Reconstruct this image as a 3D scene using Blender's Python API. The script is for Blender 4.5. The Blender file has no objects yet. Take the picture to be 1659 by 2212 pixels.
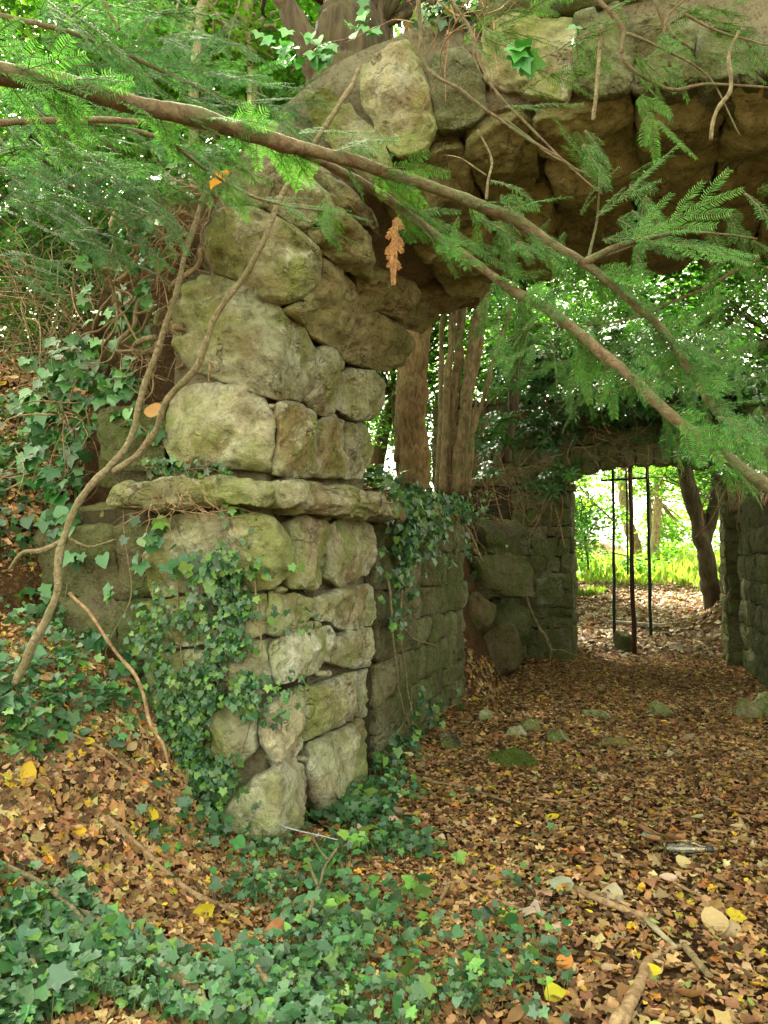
import bpy, math, random
import numpy as np
from mathutils import Vector, Matrix
PI = math.pi
random.seed(7)
R = np.random.RandomState(11)

# ------------------------------------------------------------ camera, sky, sun, exposure
CAM = np.array([0.0, 0.0, 1.6]); YAW = math.radians(18.4); PITCH = math.radians(4.0)
FPX = 1628.0                                   # focal length in pixels of a 1659 px wide picture
cam_d = bpy.data.cameras.new('camera'); cam = bpy.data.objects.new('camera', cam_d)
bpy.context.scene.collection.objects.link(cam)
cam.location = CAM; cam.rotation_euler = (PI/2 + PITCH, 0, YAW)
cam_d.sensor_fit = 'HORIZONTAL'; cam_d.sensor_width = 36; cam_d.lens = 36*FPX/1659
cam_d.clip_start = 0.05; cam_d.clip_end = 600
S = bpy.context.scene; S.camera = cam
SUN_EL = math.radians(50); SUN_AZ = math.radians(-38)      # azimuth from +Y towards +X
w = bpy.data.worlds.new('World'); S.world = w; w.use_nodes = True
nt = w.node_tree; bg = nt.nodes['Background']
sky = nt.nodes.new('ShaderNodeTexSky'); sky.sky_type = 'NISHITA'; sky.sun_disc = False
sky.sun_elevation = SUN_EL; sky.sun_rotation = SUN_AZ; sky.air_density = 1.0; sky.dust_density = 3.0; sky.ozone_density = 0.6
hs = nt.nodes.new('ShaderNodeHueSaturation'); hs.inputs['Saturation'].default_value = .22      # thin high cloud
mxs = nt.nodes.new('ShaderNodeMix'); mxs.data_type = 'RGBA'; mxs.blend_type = 'MULTIPLY'; mxs.inputs[0].default_value = 1; mxs.inputs[7].default_value = (1.05, 1.03, .70, 1)
nt.links.new(sky.outputs[0], hs.inputs['Color']); nt.links.new(hs.outputs[0], mxs.inputs[6]); nt.links.new(mxs.outputs[2], bg.inputs[0]); bg.inputs[1].default_value = 0.15
sl = bpy.data.lights.new('sun', 'SUN'); sl.energy = 4.6; sl.angle = math.radians(2); sl.color = (1, 0.95, 0.76)
so = bpy.data.objects.new('sun', sl); S.collection.objects.link(so)
sd = Vector((math.sin(SUN_AZ)*math.cos(SUN_EL), math.cos(SUN_AZ)*math.cos(SUN_EL), math.sin(SUN_EL)))
so.rotation_euler = sd.to_track_quat('Z', 'Y').to_euler(); so.location = (0, 0, 30)
S.view_settings.view_transform = 'Standard'; S.view_settings.look = 'None'; S.view_settings.gamma = 1
S.view_settings.exposure = 3.1
S.cycles.use_denoising = True
S.cycles.max_bounces = 8; S.cycles.diffuse_bounces = 4; S.cycles.transmission_bounces = 6; S.cycles.transparent_max_bounces = 6
S.cycles.sample_clamp_indirect = 8

fwd2 = np.array([-math.sin(YAW), math.cos(YAW), 0]); rgt = np.array([math.cos(YAW), math.sin(YAW), 0]); up3 = np.array([0, 0, 1.0])
F3 = fwd2*math.cos(PITCH) + up3*math.sin(PITCH); U3 = -fwd2*math.sin(PITCH) + up3*math.cos(PITCH)
def ray(x, y):
    x = np.asarray(x, float); y = np.asarray(y, float)
    return F3 + rgt*((x-829.5)/FPX)[..., None] + U3*((1106-y)/FPX)[..., None]
def P(x, y, d): return CAM + ray(x, y)*np.asarray(d, float)[..., None]
def project(p):
    q = np.asarray(p, float)-CAM; f = q@F3; f = np.where(f < .05, .05, f)
    return 829.5+FPX*(q@rgt)/f, 1106-FPX*(q@U3)/f, q@F3

# ------------------------------------------------------------ noise
def _hash(ix, iy, iz, seed):
    h = (ix*374761393 + iy*668265263 + iz*1274126177 + seed*974634777) & 0xffffffff
    h = ((h ^ (h >> 13))*1274126177) & 0xffffffff
    h = (h ^ (h >> 16))
    return (h & 0xffff)/32767.5 - 1.0
def vnoise(p, seed=0):
    p = np.asarray(p, float); i = np.floor(p).astype(np.int64); f = p-i; u = f*f*f*(f*(f*6-15)+10)
    o = 0
    for dx in (0, 1):
        for dy in (0, 1):
            for dz in (0, 1):
                wgt = (u[..., 0] if dx else 1-u[..., 0])*(u[..., 1] if dy else 1-u[..., 1])*(u[..., 2] if dz else 1-u[..., 2])
                o = o + wgt*_hash(i[..., 0]+dx, i[..., 1]+dy, i[..., 2]+dz, seed)
    return o
def fbm(p, scale, octv=4, seed=0, gain=.5):
    o = 0; a = 1; s = scale
    for k in range(octv):
        o = o + a*vnoise(np.asarray(p)*s + 17.3*k, seed+k); a *= gain; s *= 2.07
    return o
def sstep(a, b, x):
    t = np.clip((x-a)/(b-a), 0, 1); return t*t*(3-2*t)

# ------------------------------------------------------------ object helpers
COL = S.collection
def meta(o, label=None, cat=None, group=None, kind=None):
    for k, v in (('label', label), ('category', cat), ('group', group), ('kind', kind)):
        if v: o[k] = v
    return o
def empty(name, loc=(0, 0, 0), label=None, cat=None, group=None):
    o = bpy.data.objects.new(name, None); COL.objects.link(o); o.location = [float(v) for v in loc]
    o.empty_display_size = .1
    return meta(o, label, cat, group)
def build(name, v, f, mat, parent=None, col=None, smooth=True, **kw):
    """v (n,3) world coordinates, f (m,k) array or a list of such arrays"""
    v = np.asarray(v, np.float32)
    fs = f if isinstance(f, list) else [f]
    fs = [np.asarray(a, np.int32) for a in fs if len(a)]
    me = bpy.data.meshes.new(name)
    base = np.zeros(3)
    if parent is not None: base = np.array(parent.matrix_basis.translation) if parent.parent is None else np.array(parent.matrix_basis.translation)+np.array(parent.parent.matrix_basis.translation)
    loc = None
    if parent is None:
        loc = np.array([(v[:, 0].min()+v[:, 0].max())/2, (v[:, 1].min()+v[:, 1].max())/2, v[:, 2].min()]); base = loc
    v = v - base.astype(np.float32)
    me.vertices.add(len(v)); me.vertices.foreach_set('co', v.ravel())
    li = np.concatenate([a.ravel() for a in fs]); cnt = np.concatenate([np.full(len(a), a.shape[1], np.int32) for a in fs])
    st = np.concatenate([[0], np.cumsum(cnt)[:-1]]).astype(np.int32)
    me.loops.add(len(li)); me.loops.foreach_set('vertex_index', li)
    me.polygons.add(len(cnt)); me.polygons.foreach_set('loop_start', st); me.polygons.foreach_set('loop_total', cnt)
    me.polygons.foreach_set('use_smooth', np.full(len(cnt), smooth))
    if col is not None:
        a = me.color_attributes.new('Col', 'FLOAT_COLOR', 'POINT')
        c = np.ones((len(v), 4), np.float32); c[:, :3] = col; a.data.foreach_set('color', c.ravel())
    me.update(calc_edges=True)
    me.materials.append(mat)
    o = bpy.data.objects.new(name, me); COL.objects.link(o)
    if parent is not None: o.parent = parent
    else: o.location = loc.tolist()
    return meta(o, **kw)
class Acc:
    """collects pieces of one mesh"""
    def __init__(s): s.v = []; s.f = {}; s.c = []; s.n = 0
    def add(s, v, f, c=(1, 1, 1)):
        v = np.asarray(v); fs = f if isinstance(f, list) else [f]
        for a in fs:
            a = np.asarray(a)
            if len(a): s.f.setdefault(a.shape[1], []).append(a+s.n)
        s.v.append(v); c = np.asarray(c, float)
        s.c.append(np.broadcast_to(c, (len(v), 3))); s.n += len(v)
    def build(s, name, mat, parent=None, **kw):
        return build(name, np.concatenate(s.v), [np.concatenate(a) for a in s.f.values()], mat, parent, np.concatenate(s.c), **kw)
def scatter(tv, tf, pos, X, Y, Z, size, col):
    """copies of a template: tv (k,3) in a leaf's frame X,Y,Z (n,3)"""
    pos = np.asarray(pos); size = np.asarray(size)
    if size.ndim == 1: size = size[:, None]
    v = (tv[None, :, 0, None]*X[:, None]+tv[None, :, 1, None]*Y[:, None]+tv[None, :, 2, None]*Z[:, None])*size[:, :, None] + pos[:, None]
    n, k = v.shape[:2]
    f = (tf[None]+(np.arange(n)*k)[:, None, None]).reshape(-1, tf.shape[1])
    c = np.repeat(np.asarray(col), k, axis=0)
    return v.reshape(-1, 3), f, c
def norm(a): return a/np.maximum(np.linalg.norm(a, axis=-1, keepdims=True), 1e-9)
def frames(Z, yaw=None, n=None, Yhint=None):
    Z = norm(Z); n = len(Z)
    if Yhint is None:
        a = R.uniform(0, 2*PI, n) if yaw is None else yaw
        Yhint = np.stack([np.cos(a), np.sin(a), 0*a], 1)
    X = norm(np.cross(Yhint, Z)+1e-6); Y = np.cross(Z, X); return X, Y, Z
def pal(cols, n, jit=.15, wts=None):
    c = np.array(cols, float)[R.choice(len(cols), n, p=wts)]
    return np.clip(c*(1+R.uniform(-jit, jit, (n, 1)))*(1+R.uniform(-jit*.4, jit*.4, (n, 3))), 0, 1)

def smoothpath(pts, m=8):
    p = np.asarray(pts, float); q = np.vstack([2*p[0]-p[1], p, 2*p[-1]-p[-2]]); out = []
    for i in range(1, len(q)-2):
        for t in np.linspace(0, 1, m, endpoint=False):
            a, b, c, d = q[i-1:i+3]
            out.append(.5*((2*b)+(-a+c)*t+(2*a-5*b+4*c-d)*t*t+(-a+3*b-3*c+d)*t**3))
    out.append(p[-1]); return np.array(out)
def tube(pts, r0, r1, sides=7, m=8, rough=.12, seed=0, wob=0.0):
    p = smoothpath(pts, m); n = len(p)
    if wob: p = p + wob*np.stack([fbm(p, 3.1, 3, seed+i*7) for i in range(3)], 1)
    T = norm(np.gradient(p, axis=0)); t = np.linspace(0, 1, n)
    r = (r0+(r1-r0)*t)*(1+.12*fbm(p*1.0, 9, 2, seed+4))
    up = np.array([0, 0, 1.]) if abs(T[0][2]) < .85 else np.array([0, 1., 0])
    N = np.zeros_like(p); N[0] = norm(np.cross(T[0], up))
    for i in range(1, n):
        a = N[i-1]-T[i]*(N[i-1]@T[i]); N[i] = norm(a)
    B = np.cross(T, N); a = np.linspace(0, 2*PI, sides, endpoint=False)
    ring = N[:, None]*np.cos(a)[None, :, None]+B[:, None]*np.sin(a)[None, :, None]
    v = p[:, None]+ring*r[:, None, None]
    if rough: v = v + ring*(r[:, None]*rough*fbm(v/np.maximum(r0, .02)*.35, 1.0, 3, seed))[..., None]
    v = v.reshape(-1, 3); i = np.arange(n-1)[:, None]*sides; j = np.arange(sides)[None]; j2 = (j+1) % sides
    f = np.stack([i+j, i+j2, i+sides+j2, i+sides+j], -1).reshape(-1, 4)
    caps = [np.arange(sides)[::-1][None], ((n-1)*sides+np.arange(sides))[None]]
    if sides == 4: return v, [np.vstack([f]+caps)]
    return v, [f]+[np.vstack(caps)]

# ------------------------------------------------------------ materials
def mat(name, rough=.8, spec=.3):
    m = bpy.data.materials.new(name); m.use_nodes = True; n = m.node_tree
    b = n.nodes['Principled BSDF']; b.inputs['Roughness'].default_value = rough
    b.inputs['Specular IOR Level'].default_value = spec
    return m, n, b
class NT:
    def __init__(s, n): s.n = n
    def node(s, t, **k):
        x = s.n.nodes.new(t)
        for a, v in k.items(): setattr(x, a, v)
        return x
    def lk(s, a, b): s.n.links.new(a, b)
    def pos(s): return s.node('ShaderNodeNewGeometry').outputs['Position']
    def noise(s, sc, det=5, rough=.6, vec=None, dist=0):
        x = s.node('ShaderNodeTexNoise'); x.inputs['Scale'].default_value = sc; x.inputs['Detail'].default_value = det
        x.inputs['Roughness'].default_value = rough; x.inputs['Distortion'].default_value = dist
        s.lk(vec or s.pos(), x.inputs['Vector']); return x.outputs['Fac']
    def ramp(s, fac, stops):
        x = s.node('ShaderNodeValToRGB'); e = x.color_ramp.elements
        while len(e) < len(stops): e.new(.5)
        for k, (p, c) in enumerate(stops):
            e[k].position = p; e[k].color = (c, c, c, 1) if not isinstance(c, tuple) else (*c, 1)
        s.lk(fac, x.inputs[0]); return x.outputs[0]
    def mix(s, fac, a, b, mode='MIX'):
        x = s.node('ShaderNodeMix', data_type='RGBA', blend_type=mode)
        for sock, v in ((x.inputs[0], fac), (x.inputs[6], a), (x.inputs[7], b)):
            if isinstance(v, (int, float)): sock.default_value = v
            elif isinstance(v, tuple): sock.default_value = (*v, 1)
            else: s.lk(v, sock)
        return x.outputs[2]
    def math(s, op, a, b=0.0, clamp=False):
        x = s.node('ShaderNodeMath', operation=op, use_clamp=clamp)
        for k, v in enumerate((a, b)):
            if isinstance(v, (int, float)): x.inputs[k].default_value = v
            else: s.lk(v, x.inputs[k])
        return x.outputs[0]
    def col(s): return s.node('ShaderNodeVertexColor', layer_name='Col').outputs[0]
    def bump(s, h, strength, dist, b):
        x = s.node('ShaderNodeBump'); x.inputs['Strength'].default_value = strength; x.inputs['Distance'].default_value = dist
        s.lk(h, x.inputs['Height']); s.lk(x.outputs[0], b.inputs['Normal'])

def stone_mat(name, green=(.29, .35, .08), gthr=(.42, .6), lich=(.7, .69, .54), lthr=(.56, .65), ochre=(.24, .15, .055), dark=(.07, .06, .04), gamt=.8):
    m, n, b = mat(name, .92, .15); t = NT(n)
    c = t.col()
    big = t.noise(3.2, 4, .55); c = t.mix(t.ramp(big, [(.45, 0.), (.66, .8)]), c, ochre)
    fine = t.noise(26, 6, .7); c = t.mix(t.ramp(fine, [(.30, .5), (.5, 0.)]), c, dark); crk = t.noise(2.6, 5, .55, dist=.3); ck = t.math('MULTIPLY', t.ramp(crk, [(.485, 0.), (.498, 1.), (.502, 1.), (.515, 0.)]), t.ramp(t.noise(3.7, 2, .5), [(.48, 0.), (.6, 1.)])); c = t.mix(t.math('MULTIPLY', ck, .6), c, dark)
    gr = t.noise(2.3, 6, .62, dist=.4); gf = t.math('MULTIPLY', t.ramp(gr, [(gthr[0], 0.), (gthr[1], 1.)]), gamt)
    c = t.mix(gf, c, green)
    li = t.noise(5.1, 8, .74, dist=.8); c = t.mix(t.ramp(li, [(lthr[0], 0.), (lthr[1], .85)]), c, lich)
    md = t.noise(13, 7, .72, dist=.3); c = t.mix(1.0, c, t.ramp(md, [(.28, .42), (.44, .92), (.6, 1.15), (.75, 1.4)]), 'MULTIPLY')
    sp = t.noise(70, 3, .6); c = t.mix(t.ramp(sp, [(.34, .35), (.5, 0.), (.62, 0.), (.75, .25)]), c, t.mix(sp, (.03, .03, .02), (.9, .88, .75)))
    t.lk(c, b.inputs['Base Color'])
    h = t.math('ADD', t.math('MULTIPLY', t.noise(9, 8, .68, dist=.5), 1.0), t.math('MULTIPLY', t.noise(42, 6, .7), .6))
    h = t.math('SUBTRACT', h, t.math('MULTIPLY', ck, .35))
    t.bump(h, 1.0, .09, b); return m
M_STONE = stone_mat('lichened_sandstone')
M_SOFFIT = stone_mat('brown_sandstone', green=(.24, .25, .06), gthr=(.44, .64), lthr=(.64, .74), ochre=(.24, .2, .07), lich=(.42, .42, .24), gamt=.75)
M_MOSSY = stone_mat('mossy_sandstone', green=(.12, .155, .035), gthr=(.38, .6), lthr=(.68, .76), ochre=(.12, .09, .03), lich=(.3, .32, .2), gamt=.8)

def earth_mat(name, a, b_, c_):
    m, n, b = mat(name, .95, .1); t = NT(n)
    c = t.mix(t.ramp(t.noise(6, 6, .65), [(.35, 0.), (.65, 1.)]), a, b_)
    c = t.mix(t.ramp(t.noise(38, 5, .7), [(.5, 0.), (.66, 1.)]), c, c_)
    t.lk(c, b.inputs['Base Color']); t.bump(t.noise(30, 8, .75), 1, .04, b); return m
M_EARTH = earth_mat('dark_root_earth', (.055, .032, .018), (.1, .06, .03), (.16, .1, .05))
M_GROUND = earth_mat('leafy_soil', (.05, .026, .013), (.1, .052, .024), (.2, .11, .05))
M_MORTAR = earth_mat('lime_mortar', (.2, .17, .11), (.3, .27, .18), (.12, .1, .06))
M_CORE = earth_mat('damp_mortar', (.06, .05, .03), (.1, .08, .045), (.04, .035, .02))

def leaf_mat(name, rough=.45, spec=.5, trans=.35, tint=(1.0, 1.25, .35), bumpy=True):
    m, n, b = mat(name, rough, spec); t = NT(n)
    c = t.col(); c = t.mix(t.math('MULTIPLY', t.noise(60, 3, .6), .35), c, (.02, .03, .01))
    t.lk(c, b.inputs['Base Color'])
    out = n.nodes['Material Output']; tr = t.node('ShaderNodeBsdfTranslucent'); mx = t.node('ShaderNodeMixShader')
    t.lk(t.mix(1.0, c, tint, 'MULTIPLY'), tr.inputs[0]); mx.inputs[0].default_value = trans
    if bumpy: t.bump(t.noise(90, 2, .5), .25, .01, b)
    t.lk(b.outputs[0], mx.inputs[1]); t.lk(tr.outputs[0], mx.inputs[2]); t.lk(mx.outputs[0], out.inputs[0]); return m
M_IVY = leaf_mat('ivy_leaf', .36, .6, .2)
M_LEAF = leaf_mat('broad_leaf', .5, .4, .45, (1.3, 1.55, .4))
M_YEW = leaf_mat('yew_needle', .85, .06, .3, (1.1, 1.35, .5))
M_LITTER = leaf_mat('dry_leaf', .7, .25, .2, (1.1, .8, .4))
M_GRASS = leaf_mat('grass_blade', .55, .3, .45, (1.4, 1.7, .4))

def bark_mat(name, a, b_, moss=(.1, .12, .03), mamt=.5, sx=14, stretch=.18, bump=.9):
    m, n, b = mat(name, .9, .15); t = NT(n)
    mp = t.node('ShaderNodeMapping'); mp.inputs['Scale'].default_value = (1, 1, stretch); t.lk(t.pos(), mp.inputs[0])
    s = t.noise(sx, 6, .7, mp.outputs[0], .6)
    c = t.mix(t.ramp(s, [(.35, 0.), (.62, 1.)]), a, b_)
    c = t.mix(t.math('MULTIPLY', t.ramp(t.noise(7, 5, .7), [(.45, 0.), (.62, 1.)]), mamt), c, moss)
    t.lk(c, b.inputs['Base Color']); t.bump(s, bump, .03, b); return m
M_BARK = bark_mat('grey_brown_bark', (.12, .085, .05), (.38, .28, .165), sx=24, stretch=.4)
M_BARK_OCHRE = bark_mat('furrowed_ochre_bark', (.12, .07, .035), (.36, .24, .12), mamt=.35, sx=26, stretch=.3)
M_BARK_DARK = bark_mat('dark_bark', (.04, .03, .022), (.12, .09, .06), mamt=.25)
M_BARK_PALE = bark_mat('pale_bark', (.3, .25, .16), (.52, .46, .33), mamt=.3)
M_YEWBARK = bark_mat('red_brown_yew_bark', (.12, .08, .05), (.27, .2, .125), moss=(.16, .18, .09), mamt=.9, sx=34, stretch=1, bump=1.0)
M_VINE = bark_mat('ivy_vine_bark', (.15, .115, .07), (.38, .31, .2), moss=(.2, .2, .09), mamt=.6, sx=45, stretch=1, bump=1.0)
M_STICK = bark_mat('dead_stick_bark', (.16, .09, .05), (.4, .27, .16), moss=(.12, .08, .05), mamt=.4, sx=30, stretch=1, bump=.4)
def metal(name, c1, c2, r=.7, met=.4):
    m, n, b = mat(name, r, .4); t = NT(n); b.inputs['Metallic'].default_value = met
    t.lk(t.mix(t.ramp(t.noise(30, 6, .7), [(.4, 0.), (.6, 1.)]), c1, c2), b.inputs['Base Color']); t.bump(t.noise(60, 4, .7), .4, .005, b); return m
M_IRON_GREEN = metal('green_painted_iron', (.01, .045, .03), (.025, .03, .02))
M_IRON_RUST = metal('rusty_iron', (.09, .035, .02), (.04, .02, .014))
M_WIRE = metal('galvanised_wire', (.42, .46, .5), (.25, .27, .3), .45, .7)
M_PLANK = bark_mat('weathered_plank', (.26, .23, .19), (.45, .42, .36), mamt=.1, sx=20, stretch=1, bump=.3)
mg, n_, b_g = mat('clear_glass', .03, .5); b_g.inputs['Transmission Weight'].default_value = 1.0; b_g.inputs['IOR'].default_value = 1.45
b_g.inputs['Base Color'].default_value = (.93, .97, .95, 1); M_GLASS = mg
mc, n_, b_c = mat('dark_cap', .4, .5); b_c.inputs['Base Color'].default_value = (.02, .03, .035, 1); M_CAP = mc

# ------------------------------------------------------------ lie of the land
ARX, ARZ, ACX, ACZ = 2.05, 1.9, .1, 2.1        # arch ellipse: half span, rise, centre
YF, YB = 3.88, 5.65                             # front and back of the near arch
def terrain(x, y):
    x = np.asarray(x, float); y = np.asarray(y, float); p = np.stack([x, y, 0*x], -1)
    prof = np.interp(-x, [1.75, 2.0, 2.25, 2.67, 2.95, 3.4, 4.6, 7, 30], [0, .03, .17, .75, 1.0, 1.18, 1.55, 2.2, 3.2])
    k = .30+.70*sstep(.3, 3.9, y)
    front = prof*k + .10*sstep(.9, 3, x)
    ter = 2.2+.42*np.clip(-2.35-x, 0, 6)+.1*np.clip(-8.35-x, 0, 12)
    left = sstep(2.04, 2.2, -x)
    # broken part of the bank behind the first wall
    brk = sstep(8.7, 9.2, y)*(1-sstep(10.9, 11.3, y))
    left = left*(1-brk) + brk*np.clip(sstep(1.62, 2.5, -x), 0, 1)
    after = sstep(13.2, 14.6, y)
    lft2 = sstep(2.0, 4.4, -x)
    h = left*ter*(1-after)+after*lft2*1.7
    rt = sstep(2.25, 2.7, x)*2.1; rt2 = sstep(1.72, 1.85, x)*2.1*sstep(10.5, 10.6, y)*(1-sstep(12.9, 13.4, y))
    r3 = after*sstep(1.1, 3.4, x+.25*np.sin(y*.9)+.3*fbm(p, .9, 2, 8))*1.8*(1-sstep(17, 20, y))
    back = h + np.maximum(np.maximum(rt*(1-after), rt2), r3) + .15*np.clip(y-13, 0, 7)+.03*np.clip(y-20, 0, 15) + .02*np.clip(y-35, 0, 200)
    q = sstep(3.55, 4.0, -x); s = sstep(4.12-1.2*q, 4.3+.9*q, y)
    z = front*(1-s)+back*s
    return z + .025*fbm(p, 1.3, 3, 5)
def axis(segs):
    out = []
    for a, b, d in segs: out.append(np.arange(a, b, d))
    return np.unique(np.round(np.concatenate(out+[[segs[-1][1]]]), 4))
gx = axis([(-260, -40, 20), (-40, -8, 1.6), (-8, -3.4, .2), (-3.4, -1.5, .06), (-1.5, 2.2, .09), (2.2, 3, .1), (3, 8, .4), (8, 40, 2), (40, 260, 20)])
gy = axis([(-60, -4, 4), (-4, 0, .4), (0, 4, .07), (4, 4.4, .05), (4.4, 14, .09), (14, 24, .25), (24, 60, 1), (60, 400, 20)])
GX, GY = np.meshgrid(gx, gy); GZ = terrain(GX, GY)
v = np.stack([GX, GY, GZ], -1).reshape(-1, 3); nx, ny = len(gx), len(gy)
i, j = np.meshgrid(np.arange(nx-1), np.arange(ny-1)); a = (j*nx+i).ravel()
build('ground', v, np.stack([a, a+1, a+nx+1, a+nx], 1), M_GROUND, kind='structure')

# ------------------------------------------------------------ pillow stones
def pillow(acc, poly, mapf, bulge=.07, skirt=.25, nr=12, ns=44, seed=0, tint=(1, 1, 1), amp=.022, power=3.2, edge=.014, tight=0, flatn=.5, grow=1.045, facets=5, rim=0.):
    """poly: outline in surface coordinates; mapf(uv)->(points, normals)"""
    q = np.asarray(poly, float); rs = np.random.RandomState(seed+9); q = q.mean(0)+(q-q.mean(0))*grow
    if tight:                                   # doubled vertices keep the corners squarer
        nxt = np.roll(q, -1, 0); prv = np.roll(q, 1, 0)
        q = np.stack([q+(prv-q)*tight, q+(nxt-q)*tight], 1).reshape(-1, 2)
    n = len(q); out = []
    for k in range(n):
        a_, b_, c_, d_ = q[k-1], q[k], q[(k+1) % n], q[(k+2) % n]
        for t in np.linspace(0, 1, 6, endpoint=False):
            out.append(.5*((2*b_)+(-a_+c_)*t+(2*a_-5*b_+4*c_-d_)*t*t+(-a_+3*b_-3*c_+d_)*t**3))
    o = np.array(out); L = np.concatenate([[0], np.cumsum(np.linalg.norm(np.diff(np.vstack([o, o[:1]]), axis=0), axis=1))])
    s = np.linspace(0, L[-1], ns, endpoint=False); oo = np.vstack([o, o[:1]])
    o = np.stack([np.interp(s, L, oo[:, 0]), np.interp(s, L, oo[:, 1])], 1)
    c = o.mean(0)
    rho = np.concatenate([np.linspace(0, .72, nr//2, endpoint=False), np.linspace(.72, 1, nr-nr//2+1)])[1:]
    uv = np.vstack([[c], (c+(o-c)[None]*rho[:, None, None]).reshape(-1, 2)])
    rr = np.concatenate([[0], np.repeat(rho, ns)])
    pt, nm = mapf(uv); avg = norm(nm.mean(0)); nm = norm(nm*(1-flatn)+avg*flatn)
    th_ = np.concatenate([[0], np.tile(np.arange(ns)*2*PI/ns, len(rho))]); hh = (1-rr**power)**.5
    for _ in range(facets):
        fa = rs.uniform(0, 2*PI); cut = rs.uniform(.72, 1.02)-rs.uniform(.35, 1.1)*(rr*np.cos(th_-fa)-rs.uniform(.05, .45)); hh = np.minimum(hh, np.maximum(cut, .12*(1-rr**6)))
    hgt = bulge*1.15*hh
    pt = pt + nm*hgt[:, None]
    dn = fbm(pt, 3.3, 5, seed, .55); rd = 1-np.abs(fbm(pt, 5.3, 3, seed+31))
    pt = pt + nm*((amp*dn + amp*.7*(rd-.6))*(1-.5*rr**6))[:, None]
    st_ = np.sin(pt[:, 2]*46+pt[:, 0]*9+5*fbm(pt, 2.1, 2, seed+50)); chip = np.maximum(fbm(pt, 11, 3, seed+60)-.15, 0)
    pt = pt + nm*(amp*.14*np.clip(st_*2, -1, 1)*np.clip(.4+fbm(pt, 3, 2, seed+61), 0, 1)-amp*1.1*chip*(.35+rr**4))[:, None]
    lat = np.stack([fbm(pt, 9, 3, seed+70+k) for k in range(3)], 1)*edge
    pt = pt + lat*(rr**3)[:, None]
    last = pt[-ns:]; nl = nm[-ns:]; cen = pt.mean(0)
    sk = []
    for kk in (.12, 1.0): sk.append(last - nl*skirt*kk - (last-cen)*(.03+.12*kk))
    pt = np.vstack([pt]+sk)
    nR = len(rho)+2
    f = []; j = np.arange(ns); j2 = (j+1) % ns
    tri = np.stack([0*j, 1+j, 1+j2], 1)
    for k in range(nR-1): f.append(np.stack([1+k*ns+j, 1+(k+1)*ns+j, 1+(k+1)*ns+j2, 1+k*ns+j2], 1))
    f = np.vstack(f)
    # make sure faces look outwards
    a, b, c_ = pt[0], pt[1], pt[1+ns//4]
    if np.dot(np.cross(b-a, c_-a), avg) < 0: tri = tri[:, ::-1]; f = f[:, ::-1]
    cc = np.array(tint)*(1+.16*fbm(pt, 2.2, 2, seed+5))[:, None]
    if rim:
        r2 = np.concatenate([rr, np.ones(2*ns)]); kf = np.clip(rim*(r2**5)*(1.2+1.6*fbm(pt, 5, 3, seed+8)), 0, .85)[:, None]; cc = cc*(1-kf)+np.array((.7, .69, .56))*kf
    acc.add(pt, [tri, f], np.clip(cc, 0, 1))

SE = 3.1
def intr_inside(X, Z, off=0.):
    """>0 inside the opening of the near arch"""
    Zr = np.maximum(Z-ACZ, 0)
    return 1-np.abs((X-ACX)/(ARX-off))**np.where(Z > ACZ, SE, 8.)-np.abs(Zr/(ARZ-off))**SE
def near_surface(uv):
    """pixel -> point on the near arch: its front plane or, inside the opening, jamb and soffit"""
    d = ray(uv[:, 0], uv[:, 1]); t = YF/d[:, 1]; p = CAM+d*t[:, None]
    ins = intr_inside(p[:, 0], p[:, 2])
    nrm = np.tile([0, -1., 0], (len(p), 1))
    lo = t.copy(); hi = t*2.6
    for _ in range(40):
        md = (lo+hi)/2; q = CAM+d*md[:, None]; g = intr_inside(q[:, 0], q[:, 2]) > 0
        lo = np.where(g, md, lo); hi = np.where(g, hi, md)
    q = CAM+d*lo[:, None]
    zr = np.maximum(q[:, 2]-ACZ, 0); xr = (q[:, 0]-ACX)/ARX; nn = norm(np.stack([-np.sign(xr)*np.abs(xr)**(SE-1)/ARX, 0*zr, -(zr/ARZ)**(SE-1)/ARZ], 1))
    p = np.where((ins > 0)[:, None], q, p); nrm = np.where((ins > 0)[:, None], nn, nrm)
    # round the arris
    dd = np.clip(np.where(ins > 0, (p[:, 1]-YF)/.12, -ins/.12), 0, 1)
    other = np.where((ins > 0)[:, None], np.array([0, -1., 0]), nn)
    k = (.5*(1-dd))[:, None]; return p, norm(nrm*(1-k)+other*k)
def planeY(Y, nsign=-1.):
    def f(uv):
        return np.stack([uv[:, 0], np.full(len(uv), Y), uv[:, 1]], 1), np.tile([0, nsign, 0], (len(uv), 1))
    return f
def planeX(X, nsign=1.):
    def f(uv):
        return np.stack([np.full(len(uv), X), uv[:, 0], uv[:, 1]], 1), np.tile([nsign, 0, 0], (len(uv), 1))
    return f
_ta = np.linspace(0, PI, 4000); _tx = -ARX*np.sign(np.cos(_ta))*np.abs(np.cos(_ta))**(2/SE); _tz = ARZ*np.abs(np.sin(_ta))**(2/SE)
_tl = np.concatenate([[0], np.cumsum(np.hypot(np.diff(_tx), np.diff(_tz)))]); _tl *= PI/_tl[-1]
def barrel(uv):     # u = arc length from the left springing (0..pi), v = Y
    a = np.clip(np.interp(uv[:, 0], _tl, _ta), .001, PI-.001); c_ = np.cos(a); s_ = np.sin(a); x = ACX-ARX*np.sign(c_)*np.abs(c_)**(2/SE); z = ACZ+ARZ*s_**(2/SE)
    n = norm(np.stack([np.sign(c_)*np.abs(c_)**(2-2/SE)/ARX, 0*a, -s_**(2-2/SE)/ARZ], 1)); return np.stack([x, YF+(uv[:, 1]-YF)*(1+.36*sstep(-1.5, .2, x)), z], 1), n

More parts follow.
